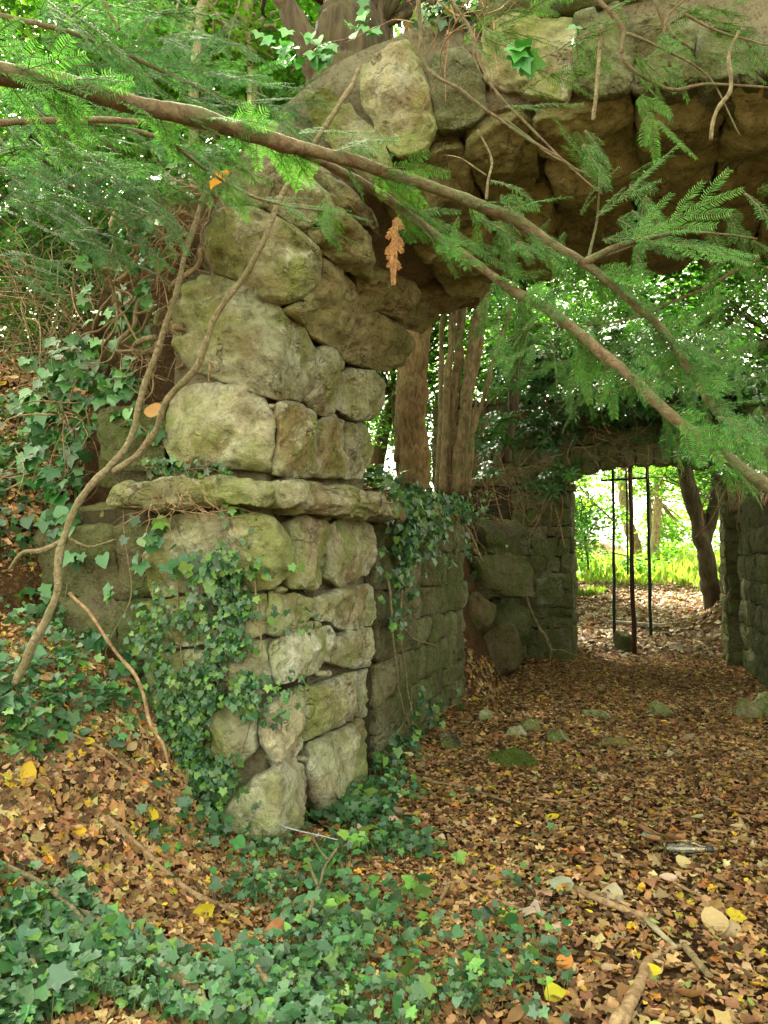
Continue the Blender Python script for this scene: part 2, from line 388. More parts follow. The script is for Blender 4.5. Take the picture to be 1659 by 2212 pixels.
PALE = (.68, .63, .44); WARM = (.56, .43, .25); OCH = (.45, .34, .16); GREY = (.42, .4, .27); WHITE = (.88, .86, .7); GRN = (.38, .4, .2); DK = (.16, .14, .09); BRN = (.22, .155, .07)
# generic coursed rubble
def rubble(acc, mapf, u0, u1, z0, z1, hr=(.22, .36), lr=(.3, .6), tints=(GREY, GRN, OCH, DK), bulge=(.03, .08), seed=0, nr=9, ns=32, skip=None, skirt=.18, amp=.022):
    rs = np.random.RandomState(seed); z = z0; k = 0
    while z < z1-.02:
        h = rs.uniform(*hr); 
        if z1-(z+h) < hr[0]*.7: h = z1-z
        u = u0
        while u < u1-.02:
            L = rs.uniform(*lr)
            if u1-(u+L) < lr[0]*.6: L = u1-u
            g = .008; j = lambda s=.03: rs.uniform(-s, s)
            if not (skip and skip(u+L/2, z+h/2)):
                z_a = z+j(); tn = np.array(tints[rs.randint(len(tints))])*rs.uniform(.75, 1.15)
                pillow(acc, [(u+g+j(), z+g+j()), (u+L/2, z+g+j(.01)), (u+L-g+j(), z+g+j()), (u+L-g+j(.01), z+h/2), (u+L-g+j(), z+h-g+j()), (u+L/2, z+h-g+j(.01)), (u+g+j(), z+h-g+j()), (u+g+j(.01), z+h/2)],
                       mapf, rs.uniform(*bulge), skirt, nr, ns, seed*50+k, tn, amp=amp)
            k += 1; u += L
        z += h

def D3(pts): return [(u*.5, 737.3+v*.5) for u, v in pts]
arch = empty('stone_archway', (-1.95, 3.88, 0), 'large ruined rubble stone archway of rounded sandstone boulders in the foreground', 'archway')

pier = Acc()
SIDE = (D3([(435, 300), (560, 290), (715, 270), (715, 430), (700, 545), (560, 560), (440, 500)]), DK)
PS = [
 # above the impost, front and jamb
 (D3([(735, 250), (800, 200), (930, 183), (1070, 200), (1150, 248), (1180, 330), (1182, 450), (1160, 555), (1040, 552), (900, 548), (760, 545), (720, 420)]), PALE, .10),
 (D3([(1185, 275), (1250, 257), (1335, 300), (1362, 370), (1362, 520), (1335, 590), (1240, 588), (1172, 560), (1190, 440)]), OCH, .08),
 (D3([(1372, 345), (1420, 308), (1478, 345), (1485, 450), (1478, 590), (1400, 590), (1345, 585), (1370, 480)]), OCH, .07),
 (D3([(1490, 350), (1560, 358), (1585, 400), (1578, 500), (1548, 592), (1492, 590), (1490, 450)]), GREY, .05),
 ([(677, 767), (700, 747), (728, 765), (738, 820), (730, 865), (705, 900), (680, 895), (650, 862), (672, 815)], GREY, .07),
 ([(727, 832), (762, 797), (800, 797), (828, 830), (830, 872), (800, 906), (760, 908), (725, 885)], PALE, .07),
 # below the impost
 (D3([(690, 790), (800, 742), (1000, 730), (1012, 820), (1000, 1000), (880, 1060), (720, 1050), (680, 920)]), GREY, .05),
 (D3([(1010, 760), (1100, 738), (1190, 760), (1245, 840), (1258, 930), (1240, 1010), (1180, 1065), (1080, 1075), (1005, 1040), (1000, 880)]), WARM, .09),
 (D3([(1248, 780), (1290, 755), (1370, 755), (1410, 800), (1412, 900), (1400, 1020), (1340, 1075), (1245, 1060), (1240, 1020), (1262, 930)]), (.5, .33, .16), .07),
 (D3([(1422, 800), (1480, 765), (1560, 760), (1600, 800), (1605, 900), (1590, 1000), (1530, 1040), (1460, 1065), (1408, 1020), (1414, 900)]), WARM, .08),
 (D3([(1000, 1085), (1145, 1092), (1150, 1250), (1060, 1300), (960, 1260), (960, 1130)]), WARM, .05),
 (D3([(1158, 1092), (1260, 1090), (1335, 1120), (1330, 1200), (1300, 1245), (1200, 1270), (1152, 1250)]), PALE, .06),
 (D3([(1340, 1118), (1450, 1072), (1590, 1045), (1602, 1130), (1590, 1230), (1480, 1245), (1400, 1212), (1335, 1195)]), WARM, .07),
 (D3([(1175, 1310), (1250, 1248), (1400, 1232), (1425, 1300), (1415, 1380), (1330, 1440), (1200, 1480), (1165, 1400)]), WHITE, .08),
 (D3([(1424, 1282), (1500, 1250), (1585, 1240), (1590, 1320), (1570, 1400), (1480, 1412), (1427, 1385)]), (.45, .4, .24), .06),
 ([(578, 1510), (620, 1492), (648, 1500), (650, 1600), (640, 1640), (590, 1652), (560, 1600), (560, 1540)], WARM, .07),
 ([(652, 1490), (700, 1472), (765, 1450), (768, 1520), (760, 1556), (700, 1580), (655, 1602)], OCH, .07),
 ([(500, 1720), (560, 1665), (620, 1637), (655, 1650), (662, 1720), (640, 1780), (600, 1803), (540, 1812), (500, 1790), (480, 1750)], (.62, .58, .42), .11),
 ([(664, 1602), (720, 1577), (775, 1550), (790, 1610), (782, 1690), (742, 1722), (690, 1762), (665, 1722), (658, 1660)], (.42, .4, .22), .09),
 ([(600, 1812), (650, 1790), (690, 1770), (740, 1730), (772, 1700), (775, 1755), (720, 1800), (650, 1850), (590, 1862), (560, 1830)], (.42, .4, .25), .08),
 ([(765, 1350), (790, 1340), (795, 1440), (768, 1445)], GREY, .04), 
 ([(772, 1452), (792, 1445), (790, 1550), (775, 1548)], GREY, .03),
 # front of the pier, mostly under ivy
 ([(480, 1395), (575, 1380), (590, 1480), (560, 1500), (470, 1495)], GREY, .06),
 ([(440, 1510), (555, 1510), (555, 1620), (520, 1660), (440, 1620)], GREY, .07),
 ([(320, 1410), (460, 1400), (465, 1500), (430, 1560), (330, 1560), (315, 1480)], GRN, .10),
 ([(310, 1300), (470, 1285), (480, 1385), (330, 1402)], OCH, .08),
 ([(345, 1165), (480, 1275), (330, 1290), (300, 1200)], GREY, .06),
 ([(400, 1570), (440, 1640), (520, 1670), (470, 1740), (400, 1700)], GREY, .06),
]
for k, (pl, tn, bl) in enumerate(PS):
    if 6 <= k < 20: tn = tuple(np.array(tn)*.72+np.array(WHITE)*.36)  # lower courses whitened: lichen, and light on the jamb put into the tint
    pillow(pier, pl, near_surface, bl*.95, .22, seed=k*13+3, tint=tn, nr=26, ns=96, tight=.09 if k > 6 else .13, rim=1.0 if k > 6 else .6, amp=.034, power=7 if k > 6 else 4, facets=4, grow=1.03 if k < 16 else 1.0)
# small packing stones in the joints
for k, (x, y, r) in enumerate([(700, 1115, 14), (715, 1105, 11), (672, 1352, 12), (640, 1500, 9), (655, 1490, 10), (608, 1275, 9), (705, 915, 8), (640, 865, 9), (700, 1455, 8), (780, 1345, 8), (655, 1640, 8), (590, 878, 8), (662, 640, 12)]):
    a = np.linspace(0, 2*PI, 7, endpoint=False); pillow(pier, np.stack([x+r*1.3*np.cos(a), y+r*.8*np.sin(a)], 1), near_surface, .03, .1, seed=700+k, tint=PALE, nr=8, ns=24)
sb = Acc(); pillow(sb, SIDE[0], near_surface, .02, .2, 20, 60, 88, (.09, .085, .05), tight=.12, amp=.04); sb.build('side_block', M_MOSSY, arch, label='dark block behind the vines, its shade painted in')  # near-black tint carries the shade of the recess
pier.build('pier', M_STONE, arch, label='pale pier of stacked boulders')

# right pier and hidden lower courses, out of the frame but part of the arch
rp = Acc()
z = 0.0; k = 0
while z < 2.05:
    h = R.uniform(.3, .42); h = min(h, 2.12-z) if 2.12-z > .2 else 2.12-z
    y = YF
    while y < YB-.1:
        L = R.uniform(.4, .65); y2 = min(y+L, YB)
        if YB-y2 < .2: y2 = YB
        g = .015; pillow(rp, [(y+g, z+g), (y2-g, z+g), (y2-g, z+h-g), (y+g, z+h-g)], planeX(ACX+ARX, -1.), .06, .2, 8, 28, 900+k, OCH, tight=.15); k += 1; y = y2
    x = ACX+ARX
    while x < 4.2:
        x2 = x+R.uniform(.4, .7); pillow(rp, [(x+.02, z+.015), (x2-.01, z+.015), (x2-.01, z+h-.015), (x+.02, z+h-.015)], planeY(YF), .06, .2, 8, 28, 950+k, OCH, tight=.15); k += 1; x = x2
    z += h
rp.build('pier', M_MOSSY, arch)

# impost ledge: two slabs that stand proud
def slab(poly, base, seed, tint, depth, bulge, nm='impost_slab'):
    """ a slab: outline in (along, z) on a plane, pushed out by depth"""
    a = Acc(); pillow(a, poly, base, bulge, depth, 22, 120, seed, tint, amp=.05, power=10, edge=.03, tight=.2, facets=2, rim=.3, grow=1.0); return a.build(nm, M_STONE, arch)
slab([(-3.0, 1.98), (-2.95, 2.06), (-2.8, 2.08), (-2.5, 2.10), (-2.2, 2.10), (-1.95, 2.08), (-1.87, 2.05), (-1.88, 1.98), (-1.95, 1.93), (-2.2, 1.95), (-2.5, 1.92), (-2.8, 1.94), (-2.96, 1.94)], planeY(YF-.10), 41, (.52, .48, .33), .4, .10)
slab([(3.76, 2.07), (4.3, 2.10), (5.0, 2.10), (5.72, 2.08), (5.80, 2.0), (5.72, 1.93), (5.0, 1.94), (4.3, 1.91), (3.80, 1.92), (3.74, 2.0)], planeX(-1.95+.09), 42, (.5, .44, .28), .4, .10)

# ring of voussoirs on the front, each a stone of its own
VS = [
 ([(383, 690), (395, 630), (450, 603), (520, 613), (600, 658), (655, 715), (676, 770), (668, 830), (640, 862), (590, 860), (500, 827), (425, 800), (388, 755)], (.5, .5, .34), .15, 'large pale green boulder'),
 ([(450, 560), (458, 510), (490, 462), (560, 458), (640, 493), (690, 548), (684, 600), (650, 642), (600, 656), (555, 640), (500, 598), (455, 580)], (.46, .42, .26), .15, 'rounded grey green boulder'),
 ([(505, 430), (512, 372), (550, 328), (620, 345), (665, 385), (715, 430), (700, 480), (640, 485), (560, 450)], (.36, .33, .2), .08, None),
 ([(625, 340), (670, 352), (740, 395), (800, 455), (815, 500), (760, 470), (700, 425), (650, 385)], (.33, .29, .17), .05, None),
 ([(665, 215), (712, 200), (762, 240), (800, 282), (838, 326), (850, 400), (800, 395), (730, 325), (680, 262)], (.44, .41, .27), .08, None),
 ([(790, 160), (830, 128), (882, 108), (905, 150), (925, 205), (938, 272), (905, 318), (862, 332), (822, 292), (797, 232)], (.52, .47, .3), .11, 'pale upright block'),
 ([(945, 130), (1000, 118), (1045, 165), (1045, 235), (995, 272), (948, 272), (935, 200)], GREY, .07, None),
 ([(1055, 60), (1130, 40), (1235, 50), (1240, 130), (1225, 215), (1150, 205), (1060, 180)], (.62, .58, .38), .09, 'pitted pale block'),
 ([(1245, 40), (1340, 20), (1365, 80), (1362, 190), (1300, 210), (1245, 200)], GRN, .09, None),
 ([(1372, 60), (1440, 40), (1500, 60), (1500, 190), (1440, 215), (1375, 195)], GRN, .08, None),
 ([(1508, 70), (1600, 60), (1655, 90), (1650, 190), (1600, 240), (1510, 210)], (.3, .33, .2), .1, None),
 ([(1662, 100), (1760, 120), (1790, 200), (1750, 290), (1662, 250)], (.3, .33, .2), .1, None),
]
for k, (pl, tn, bl, lb) in enumerate(VS):
    a = Acc(); pillow(a, pl, near_surface, bl*.95, .3, 28, 96, 300+k*9, tuple(np.array(tn)*(1 if k < 6 else .8 if k == 7 else .55)), amp=.042, power=4, tight=.14, rim=.2, facets=7, grow=1.05 if k < 2 else 1.13)  # moss darkens the upper right stones; shade is put into the pale block's tint
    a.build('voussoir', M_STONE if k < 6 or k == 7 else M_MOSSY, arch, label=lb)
a = Acc(); rubble(a, planeY(YF+.02), -.75, 4.2, 4.5, 5.25, (.24, .3), (.35, .6), ((.2, .23, .1), (.22, .22, .12), (.16, .19, .09)), (.05, .1), 71, 16, 52, skirt=.35, amp=.035); a.build('spandrel_stones', M_MOSSY, arch)
# stones of the vault: traced ones by the springing, courses further up
soff = Acc()
TS = [
 ([(700, 425), (730, 440), (790, 500), (812, 560), (792, 602), (740, 585), (697, 550), (650, 495), (700, 485)], (.46, .43, .22)),
 ([(697, 556), (745, 590), (772, 640), (755, 700), (732, 765), (675, 722), (612, 662), (655, 650), (690, 602)], (.44, .38, .19)),
 ([(745, 692), (800, 667), (860, 700), (885, 730), (862, 790), (830, 803), (770, 788), (738, 772)], (.42, .35, .18)),
 ([(777, 600), (830, 585), (900, 615), (885, 655), (845, 690), (800, 662), (760, 690), (778, 645)], (.4, .33, .16)),
 ([(852, 692), (895, 642), (960, 618), (1030, 622), (1022, 655), (950, 675), (900, 715), (870, 712)], (.32, .26, .13)),
]
for k, (pl, tn) in enumerate(TS): pillow(soff, pl, near_surface, .08, .25, 16, 56, 500+k, tn, amp=.04, tight=.1)
a0 = .62; k = 0
def in_traced(a, y):
    p, _ = barrel(np.array([[a, y]])); x, yy, _d = project(p[0]); x = float(x); yy = float(yy)
    # everything left of this sloping line has been traced
    return yy > 400 and (x < 815 or (x < 905 and yy > 590) or (yy > 615 and x < 1000))
while a0 < math.radians(180):
    da = R.uniform(.17, .27)
    y = YF+.02+R.uniform(0, .06)
    while y < YB-.08:
        L = R.uniform(.32, .62); y2 = min(y+L, YB); 
        if YB-y2 < .18: y2 = YB
        if not in_traced(a0+da/2, (y+y2)/2):
            j = lambda s: R.uniform(-s, s)
            tn = np.array((.38, .38, .2))*R.uniform(.7, 1.6)
            pillow(soff, [(a0+.01+j(.02), y+.012+j(.03)), (a0+da/2, y+.004+j(.02)), (a0+da-.008+j(.02), y+.012+j(.03)), (a0+da+j(.01), (y+y2)/2), (a0+da-.008+j(.02), y2-.012+j(.03)), (a0+da/2, y2+j(.02)), (a0+.01+j(.02), y2-.012+j(.03)), (a0+j(.01), (y+y2)/2)],
                   barrel, R.uniform(.07, .15), .2, 18, 60, 1100+k, tn, amp=.04, grow=.985, facets=5)
        k += 1; y = y2
    a0 += da
soff.build('vault_stones', M_SOFFIT, arch)
# core of the masonry behind the joints
core = Acc()
def strip(inner, outer, y0, y1, ins=0, nseg=3, ny_=14, disp=.015, seed=0, skew=0.):
    """closed ring-like solid between two outlines (X,Z) from y0 to y1"""
    inner = np.asarray(inner); outer = np.asarray(outer); n = len(inner); vs = []
    rows = []
    for t in np.linspace(0, 1, ny_): rows.append((inner, y0+(y1-y0)*t))
    for t in np.linspace(0, 1, nseg+1)[1:]: rows.append((inner+(outer-inner)*t, y1))
    for t in np.linspace(0, 1, ny_)[1:]: rows.append((outer, y1+(y0-y1)*t))
    for t in np.linspace(0, 1, nseg+1)[1:-1]: rows.append((outer+(inner-outer)*t, y0))
    for (c, y) in rows: vs.append(np.stack([c[:, 0], y0+(y-y0)*(1+skew*sstep(-1.5, .2, c[:, 0])), c[:, 1]], 1))
    v = np.array(vs); m = len(rows)
    v = v + disp*np.stack([fbm(v, 2.5, 4, seed+k) for k in range(3)], -1)
    v = v.reshape(-1, 3); f = []
    for r in range(m):
        r2 = (r+1) % m; i = np.arange(n-1); f.append(np.stack([r*n+i, r2*n+i, r2*n+i+1, r*n+i+1], 1))
    return v, np.vstack(f)
def ipath(off, n=70):
    """the opening's outline, pushed outwards by off, from left foot to right foot"""
    a = np.linspace(0, PI, n); e = np.stack([ACX-(ARX+off)*np.sign(np.cos(a))*np.abs(np.cos(a))**(2/SE), ACZ+(ARZ+off)*np.abs(np.sin(a))**(2/SE)], 1)
    l = np.stack([np.full(14, ACX-ARX-off), np.linspace(-.3, ACZ, 14, endpoint=False)], 1)
    r = np.stack([np.full(14, ACX+ARX+off), np.linspace(ACZ, -.3, 15)[1:]], 1)
    return np.vstack([l, e, r])
v, f = strip(ipath(.085), ipath(.72), YF+.05, YB-.04, seed=77, skew=.36); core.add(v, f)
core.build('mortar_core', M_MORTAR, arch)
def box(x0, x1, y0, y1, z0, z1, n=10, disp=.02, seed=0):
    c = np.array([[x0, y0, z0], [x1, y0, z0], [x1, y1, z0], [x0, y1, z0], [x0, y0, z1], [x1, y0, z1], [x1, y1, z1], [x0, y1, z1]], float)
    V = []; Fc = []; nn = 0
    for q in ((0, 1, 5, 4), (1, 2, 6, 5), (2, 3, 7, 6), (3, 0, 4, 7), (4, 5, 6, 7), (3, 2, 1, 0)):
        A, B, C_, D_ = c[list(q)]; s, t = np.meshgrid(np.linspace(0, 1, n), np.linspace(0, 1, n)); s = s[..., None]; t = t[..., None]
        g = (A*(1-s)*(1-t)+B*s*(1-t)+C_*s*t+D_*(1-s)*t).reshape(-1, 3)
        i, j = np.meshgrid(np.arange(n-1), np.arange(n-1)); a = (j*n+i).ravel()
        V.append(g); Fc.append(np.stack([a, a+1, a+n+1, a+n], 1)+nn); nn += n*n
    V = np.vstack(V)
    if disp: V = V + disp*np.stack([fbm(V, 3, 4, seed+k) for k in range(3)], -1)
    return V, np.vstack(Fc)

# wall left of the pier, half buried in the bank
wl = empty('retaining_wall', (-3.9, 3.95, .9), 'dark stone wall left of the bright pier, half buried by the leafy bank', 'wall')
a = Acc(); rubble(a, planeY(3.99), -3.72, -2.62, .55, 1.85, (.38, .48), (.45, .7), (DK, (.15, .12, .07), (.2, .17, .1), (.2, .2, .1)), (.03, .09), 21, 14, 48)  # wall stones given darker tints than the pier
for k, (x0, x1, z0, z1) in enumerate([(-3.3, -2.65, 2.1, 2.5)]):
    pillow(a, [(x0, z0), (x1, z0), (x1, z1), (x0, z1-.05)], planeY(4.06), .05, .2, 12, 40, 60+k, DK, tight=.15)
a.build('wall_stones', M_MOSSY, wl)
v, f = box(-3.72, -2.0, 4.04, 4.5, -.2, 1.95, 16, .03, 3); a = Acc(); a.add(v, f); a.build('mortar_core', M_CORE, wl)
slabm = Acc(); v, f = box(-3.6, -3.0, 4.03, 4.45, 1.82, 1.98, 16, .06, 31); slabm.add(v, f, DK); slabm.build('coping', M_SOFFIT, wl)

# corridor wall running back on the left
w1 = empty('retaining_wall', (-1.98, 7.2, 0), 'ivy hung mossy rubble wall running back from behind the bright pier', 'wall')
a = Acc(); rubble(a, planeX(-1.97), 5.72, 8.95, -.08, 2.12, (.13, .36), (.2, .6), ((.26, .24, .14), (.28, .28, .15), (.2, .18, .1), (.34, .32, .21)), (.02, .07), 33, 10, 34); a.build('wall_stones', M_MOSSY, w1)
v, f = box(-2.3, -2.02, 5.6, 8.9, -.2, 2.1, 16, .02, 8); a = Acc(); a.add(v, f); a.build('mortar_core', M_CORE, w1)
w2 = empty('retaining_wall', (-1.95, 12.0, 0), 'short broken wall stub between the tumbled boulders and far gateway', 'wall')
a = Acc(); rubble(a, planeX(-1.9), 11.1, 12.95, -.05, 1.95, (.22, .34), (.3, .55), ((.2, .17, .1), (.18, .18, .09)), (.03, .08), 35, 9, 32)
rubble(a, planeY(11.1), -2.6, -1.92, -.05, 1.85, (.3, .4), (.3, .5), ((.18, .15, .09), (.16, .16, .08)), (.04, .09), 36, 9, 32); a.build('wall_stones', M_MOSSY, w2)
v, f = box(-2.5, -1.95, 11.15, 12.95, -.2, 1.9, 12, .02, 9); a = Acc(); a.add(v, f); a.build('mortar_core', M_CORE, w2)
w3 = empty('retaining_wall', (1.6, 11.6, 0), 'dark mossy wall end at the right edge beside the far gateway', 'wall')
a = Acc(); rubble(a, planeX(1.56, -1.), 10.3, 12.95, -.05, 2.5, (.25, .4), (.4, .7), ((.13, .12, .07), (.15, .16, .08)), (.03, .08), 37, 9, 32)
rubble(a, planeY(10.3), 1.56, 2.9, -.05, 2.5, (.25, .4), (.35, .6), ((.13, .12, .07), (.15, .16, .08)), (.03, .08), 38, 9, 32); a.build('wall_stones', M_MOSSY, w3)
v, f = box(1.6, 2.9, 10.36, 12.95, -.2, 2.45, 12, .02, 19); a = Acc(); a.add(v, f); a.build('mortar_core', M_CORE, w3)

# far gateway
YP = 13.0; PX0, PX1, PZ = -1.03, 1.38, 2.95
gate_wall = empty('stone_gateway', (.2, YP, 0), 'distant dark mossy stone gateway wall with a low flat arch into the clearing', 'gateway')
def ptop(x): return PZ+.30*np.sqrt(np.clip(1-((np.asarray(x)-(PX0+PX1)/2)/((PX1-PX0)/2))**2, 0, 1))
def pskip(x, z): return PX0-.05 < x < PX1+.05 and z < float(ptop(x))+.16
a = Acc()
TN = ((.26, .25, .14), (.22, .23, .1), (.2, .17, .09), (.32, .3, .2))
rubble(a, planeY(YP), -2.0, PX0, -.05, 2.86, (.15, .36), (.22, .6), TN, (.02, .06), 51, 9, 32)
rubble(a, planeY(YP), PX1, 2.9, -.05, 2.95, (.15, .36), (.22, .6), TN, (.02, .06), 52, 9, 32)
rubble(a, planeY(YP), -3.4, 3.6, 2.98, 4.5, (.15, .36), (.22, .6), TN, (.02, .06), 53, 9, 32, skip=pskip)
rubble(a, planeX(PX0+.02, 1.), YP+.02, YP+.75, -.05, 2.86, (.24, .36), (.3, .45), TN, (.02, .05), 54, 8, 28)
rubble(a, planeX(PX1-.02, -1.), YP+.02, YP+.75, -.05, 2.95, (.24, .36), (.3, .45), TN, (.02, .05), 55, 8, 28)
pillow(a, [(-1.62, .95), (-1.18, .93), (-1.17, 1.35), (-1.6, 1.36)], planeY(YP-.03), .04, .1, 10, 36, 9, (.42, .42, .27), tight=.12)
a.build('wall_stones', M_MOSSY, gate_wall)
a = Acc()
for k in range(9):
    c0 = k/9; c1 = (k+1)/9; xa = PX0-.05+(PX1-PX0+.1)*c0; xb = PX0-.05+(PX1-PX0+.1)*c1
    za, zb = float(ptop(np.clip(xa, PX0+.02, PX1-.02))), float(ptop(np.clip(xb, PX0+.02, PX1-.02)))
    sp = .12*(c0-.5), .12*(c1-.5)
    pillow(a, [(xa+.01, za), (xb-.01, zb), (xb-.01+sp[1], zb+.36), (xa+.01+sp[0], za+.36)], planeY(YP-.02), .05, .6, 8, 30, 60+k, TN[k % 3], tight=.12)
a.build('arch_stones', M_MOSSY, gate_wall)
pillow_ = Acc(); v, f = box(-2.0, -.93, YP-.09, YP+.1, 2.84, 2.96, 12, .02, 5); pillow_.add(v, f, (.2, .2, .12)); pillow_.build('ledge', M_MOSSY, gate_wall)
xs = np.concatenate([np.full(10, PX0-.06), np.linspace(PX0-.06, PX1+.06, 40), np.full(10, PX1+.06)])
zs = np.concatenate([np.linspace(-.3, PZ, 10), ptop(np.linspace(PX0, PX1, 40))+.06, np.linspace(PZ, -.3, 10)])
xo = np.concatenate([np.full(10, -3.3), np.linspace(-3.3, 3.5, 40), np.full(10, 3.5)]); zo = np.concatenate([np.linspace(-.3, 4.4, 10), np.full(40, 4.42), np.linspace(4.4, -.3, 10)])
v, f = strip(np.stack([xs, zs], 1), np.stack([xo, zo], 1), YP+.06, YP+.72, nseg=8, ny_=5, seed=4); a = Acc(); a.add(v, f); a.build('mortar_core', M_CORE, gate_wall)

# earth bank heaped over the near arch
ip = ipath(.70); n_ip = len(ip); s = np.linspace(0, 1, n_ip)
prof = np.array([(-3.4, 1.8), (-3.5, 2.6), (-3.55, 3.2), (-3.4, 3.65), (-2.95, 4.0), (-2.45, 4.3), (-1.9, 4.62), (-1.2, 4.8), (-.3, 4.95), (.8, 5.1), (1.8, 5.1), (2.8, 5.0), (3.8, 4.6), (4.3, 3.4), (4.4, 1.8)])
pl_ = np.concatenate([[0], np.cumsum(np.linalg.norm(np.diff(prof, axis=0), axis=1))]); pl_ /= pl_[-1]
ss = np.interp(s, [0, 14/n_ip, 1-14/n_ip, 1], [0, .03, .97, 1])
outer = np.stack([np.interp(ss, pl_, prof[:, 0]), np.interp(ss, pl_, prof[:, 1])], 1)
v, f = strip(ip, outer, 4.22, 6.5, nseg=14, ny_=24, disp=.13, seed=91)
build('earth_bank', v, f, M_EARTH, kind='structure')

# ------------------------------------------------------------ loose stones on the floor
def boulder(name, x, y, d, size, tint, mt, label, cat='rock', group=None, sink=.3, seed=0, rot=0., zoff=None, sq=2.6, parent=None):
    """a stone seen at pixel x,y, standing on the ground there"""
    if d is None:
        r_ = ray(x, y); t = np.linspace(.8, 40, 4000); q = CAM+r_*t[:, None]; k = np.argmax(q[:, 2] < terrain(q[:, 0], q[:, 1])); p = q[k]
    else: p = P(x, y, d)
    n = 22; th, ph = np.meshgrid(np.linspace(0, 2*PI, n*2, endpoint=False), np.linspace(0, PI, n))
    e = lambda c: np.sign(c)*np.abs(c)**(2/sq)
    v = np.stack([e(np.cos(th))*e(np.sin(ph)), e(np.sin(th))*e(np.sin(ph)), e(np.cos(ph))], -1)
    c, s_ = math.cos(rot), math.sin(rot)
    rq = np.random.RandomState(seed+5)
    for _ in range(16):
        nn_ = norm(rq.normal(size=3)); dq = rq.uniform(.62, .86); over = np.maximum(v@nn_-dq, 0); v = v-over[..., None]*nn_*.92
    v = v*np.array(size)/2*1.12; v = v*(1+.09*fbm(v/max(size), 2.4, 4, seed))[..., None]
    v = v+.04*max(size)*(fbm(v, 9/max(size), 3, seed+3))[..., None]*norm(v)
    v = np.stack([v[..., 0]*c-v[..., 1]*s_, v[..., 0]*s_+v[..., 1]*c, v[..., 2]], -1).reshape(-1, 3)
    v = v+p+np.array([0, 0, size[2]*(.5-sink)])
    i, j = np.meshgrid(np.arange(n*2), np.arange(n-1)); i2 = (i+1) % (2*n)
    f = np.stack([j*2*n+i, (j+1)*2*n+i, (j+1)*2*n+i2, j*2*n+i2], -1).reshape(-1, 4)
    return build(name, v, f, mt, parent, np.tile(tint, (len(v), 1)), label=label, cat=cat, group=group)
def meshM(mossy): return M_MOSSY if mossy else M_STONE
M_MOSS = stone_mat('thick_moss', green=(.1, .15, .015), gthr=(.2, .4), lthr=(.8, .9), ochre=(.1, .13, .02), gamt=1)
LIT = 'loose stones lying on the leaf litter'
boulder('rock', 1105, 1652, None, (.52, .3, .16), (.12, .14, .03), M_MOSS, 'flat stone thickly covered in green moss on the leaf litter', group=LIT, seed=1)
for k, (x, y, sz, tn, lb) in enumerate([
  (1118, 1592, (.22, .16, .13), PALE, 'small pale stone on the litter above the mossy stone'),
  (1200, 1606, (.2, .16, .15), (.1, .11, .12), 'dark slate grey stone standing right of the mossy stone'),
  (972, 1618, (.26, .22, .2), (.05, .04, .03), 'blackened stump-like stone beside the foot of the corridor wall'),
  (1145, 1580, (.3, .22, .14), GRN, 'greenish stone half sunk in leaves below the tumbled boulders'),
  (1290, 1552, (.28, .22, .14), PALE, 'pale stone half covered by leaves in the middle of the floor'),
  (1330, 1612, (.3, .2, .1), OCH, 'flat ochre stone sunk in leaves right of the dark slate stone'),
  (1425, 1548, (.3, .24, .2), GRN, 'greenish stone on the leaf floor left of the two right edge rocks'),
  (1612, 1552, (.3, .26, .3), PALE, 'pale blocky rock at the right edge, the left one of two'),
  (1655, 1548, (.32, .26, .34), PALE, 'pale blocky rock touching the right edge of the photo'),
  (1046, 1560, (.14, .12, .2), PALE, 'small white stone at the foot of the corridor wall'),
  (1492, 1600, (.12, .1, .08), PALE, 'little pale stone alone on the dark right floor')]):
    boulder('rock', x, y, None, sz, tn, M_STONE, lb, group=LIT, seed=20+k, rot=k*.7)
boulder('rock', 1182, 1398, None, (.36, .25, .62), (.34, .36, .26), M_STONE, 'upright pale stone leaning at the foot of the far gateway pier', group=LIT, seed=44, sink=.1)
boulder('rock', 1348, 1402, None, (.42, .34, .36), (.12, .1, .06), M_MOSSY, 'square dark block at the foot of the rusty bar', group=LIT, seed=45, sq=4, sink=.1)
TB = 'boulders tumbled from the corridor wall'
for k, (x, y, d, sz, lb, tn) in enumerate([
  (1045, 1470, 10.3, (.85, .7, .85), 'squarish brown boulder lying lowest of the tumbled boulders', (.2, .13, .08)),
  (1070, 1260, 10.9, (1.0, .8, .75), 'large mossy angular boulder jutting out above the tumbled ones', (.2, .17, .1)),
  (1085, 1350, 11.1, (.6, .7, .6), 'mossy boulder between the jutting boulder and the lowest one', (.18, .18, .09)),
  (1075, 1165, 11.4, (.9, .8, .6), 'dark blocky boulder topmost of the tumble, under the bank', (.13, .11, .07)),
  (1030, 1340, 9.9, (.55, .5, .6), 'earthy brown boulder set in the crumbled bank', (.22, .13, .075))]):
    boulder('boulder', x, y, d, sz, tn, M_MOSSY, lb, 'boulder', TB, sink=.4 if k else .1, seed=60+k*3, rot=.3*k+.2, sq=3.4)

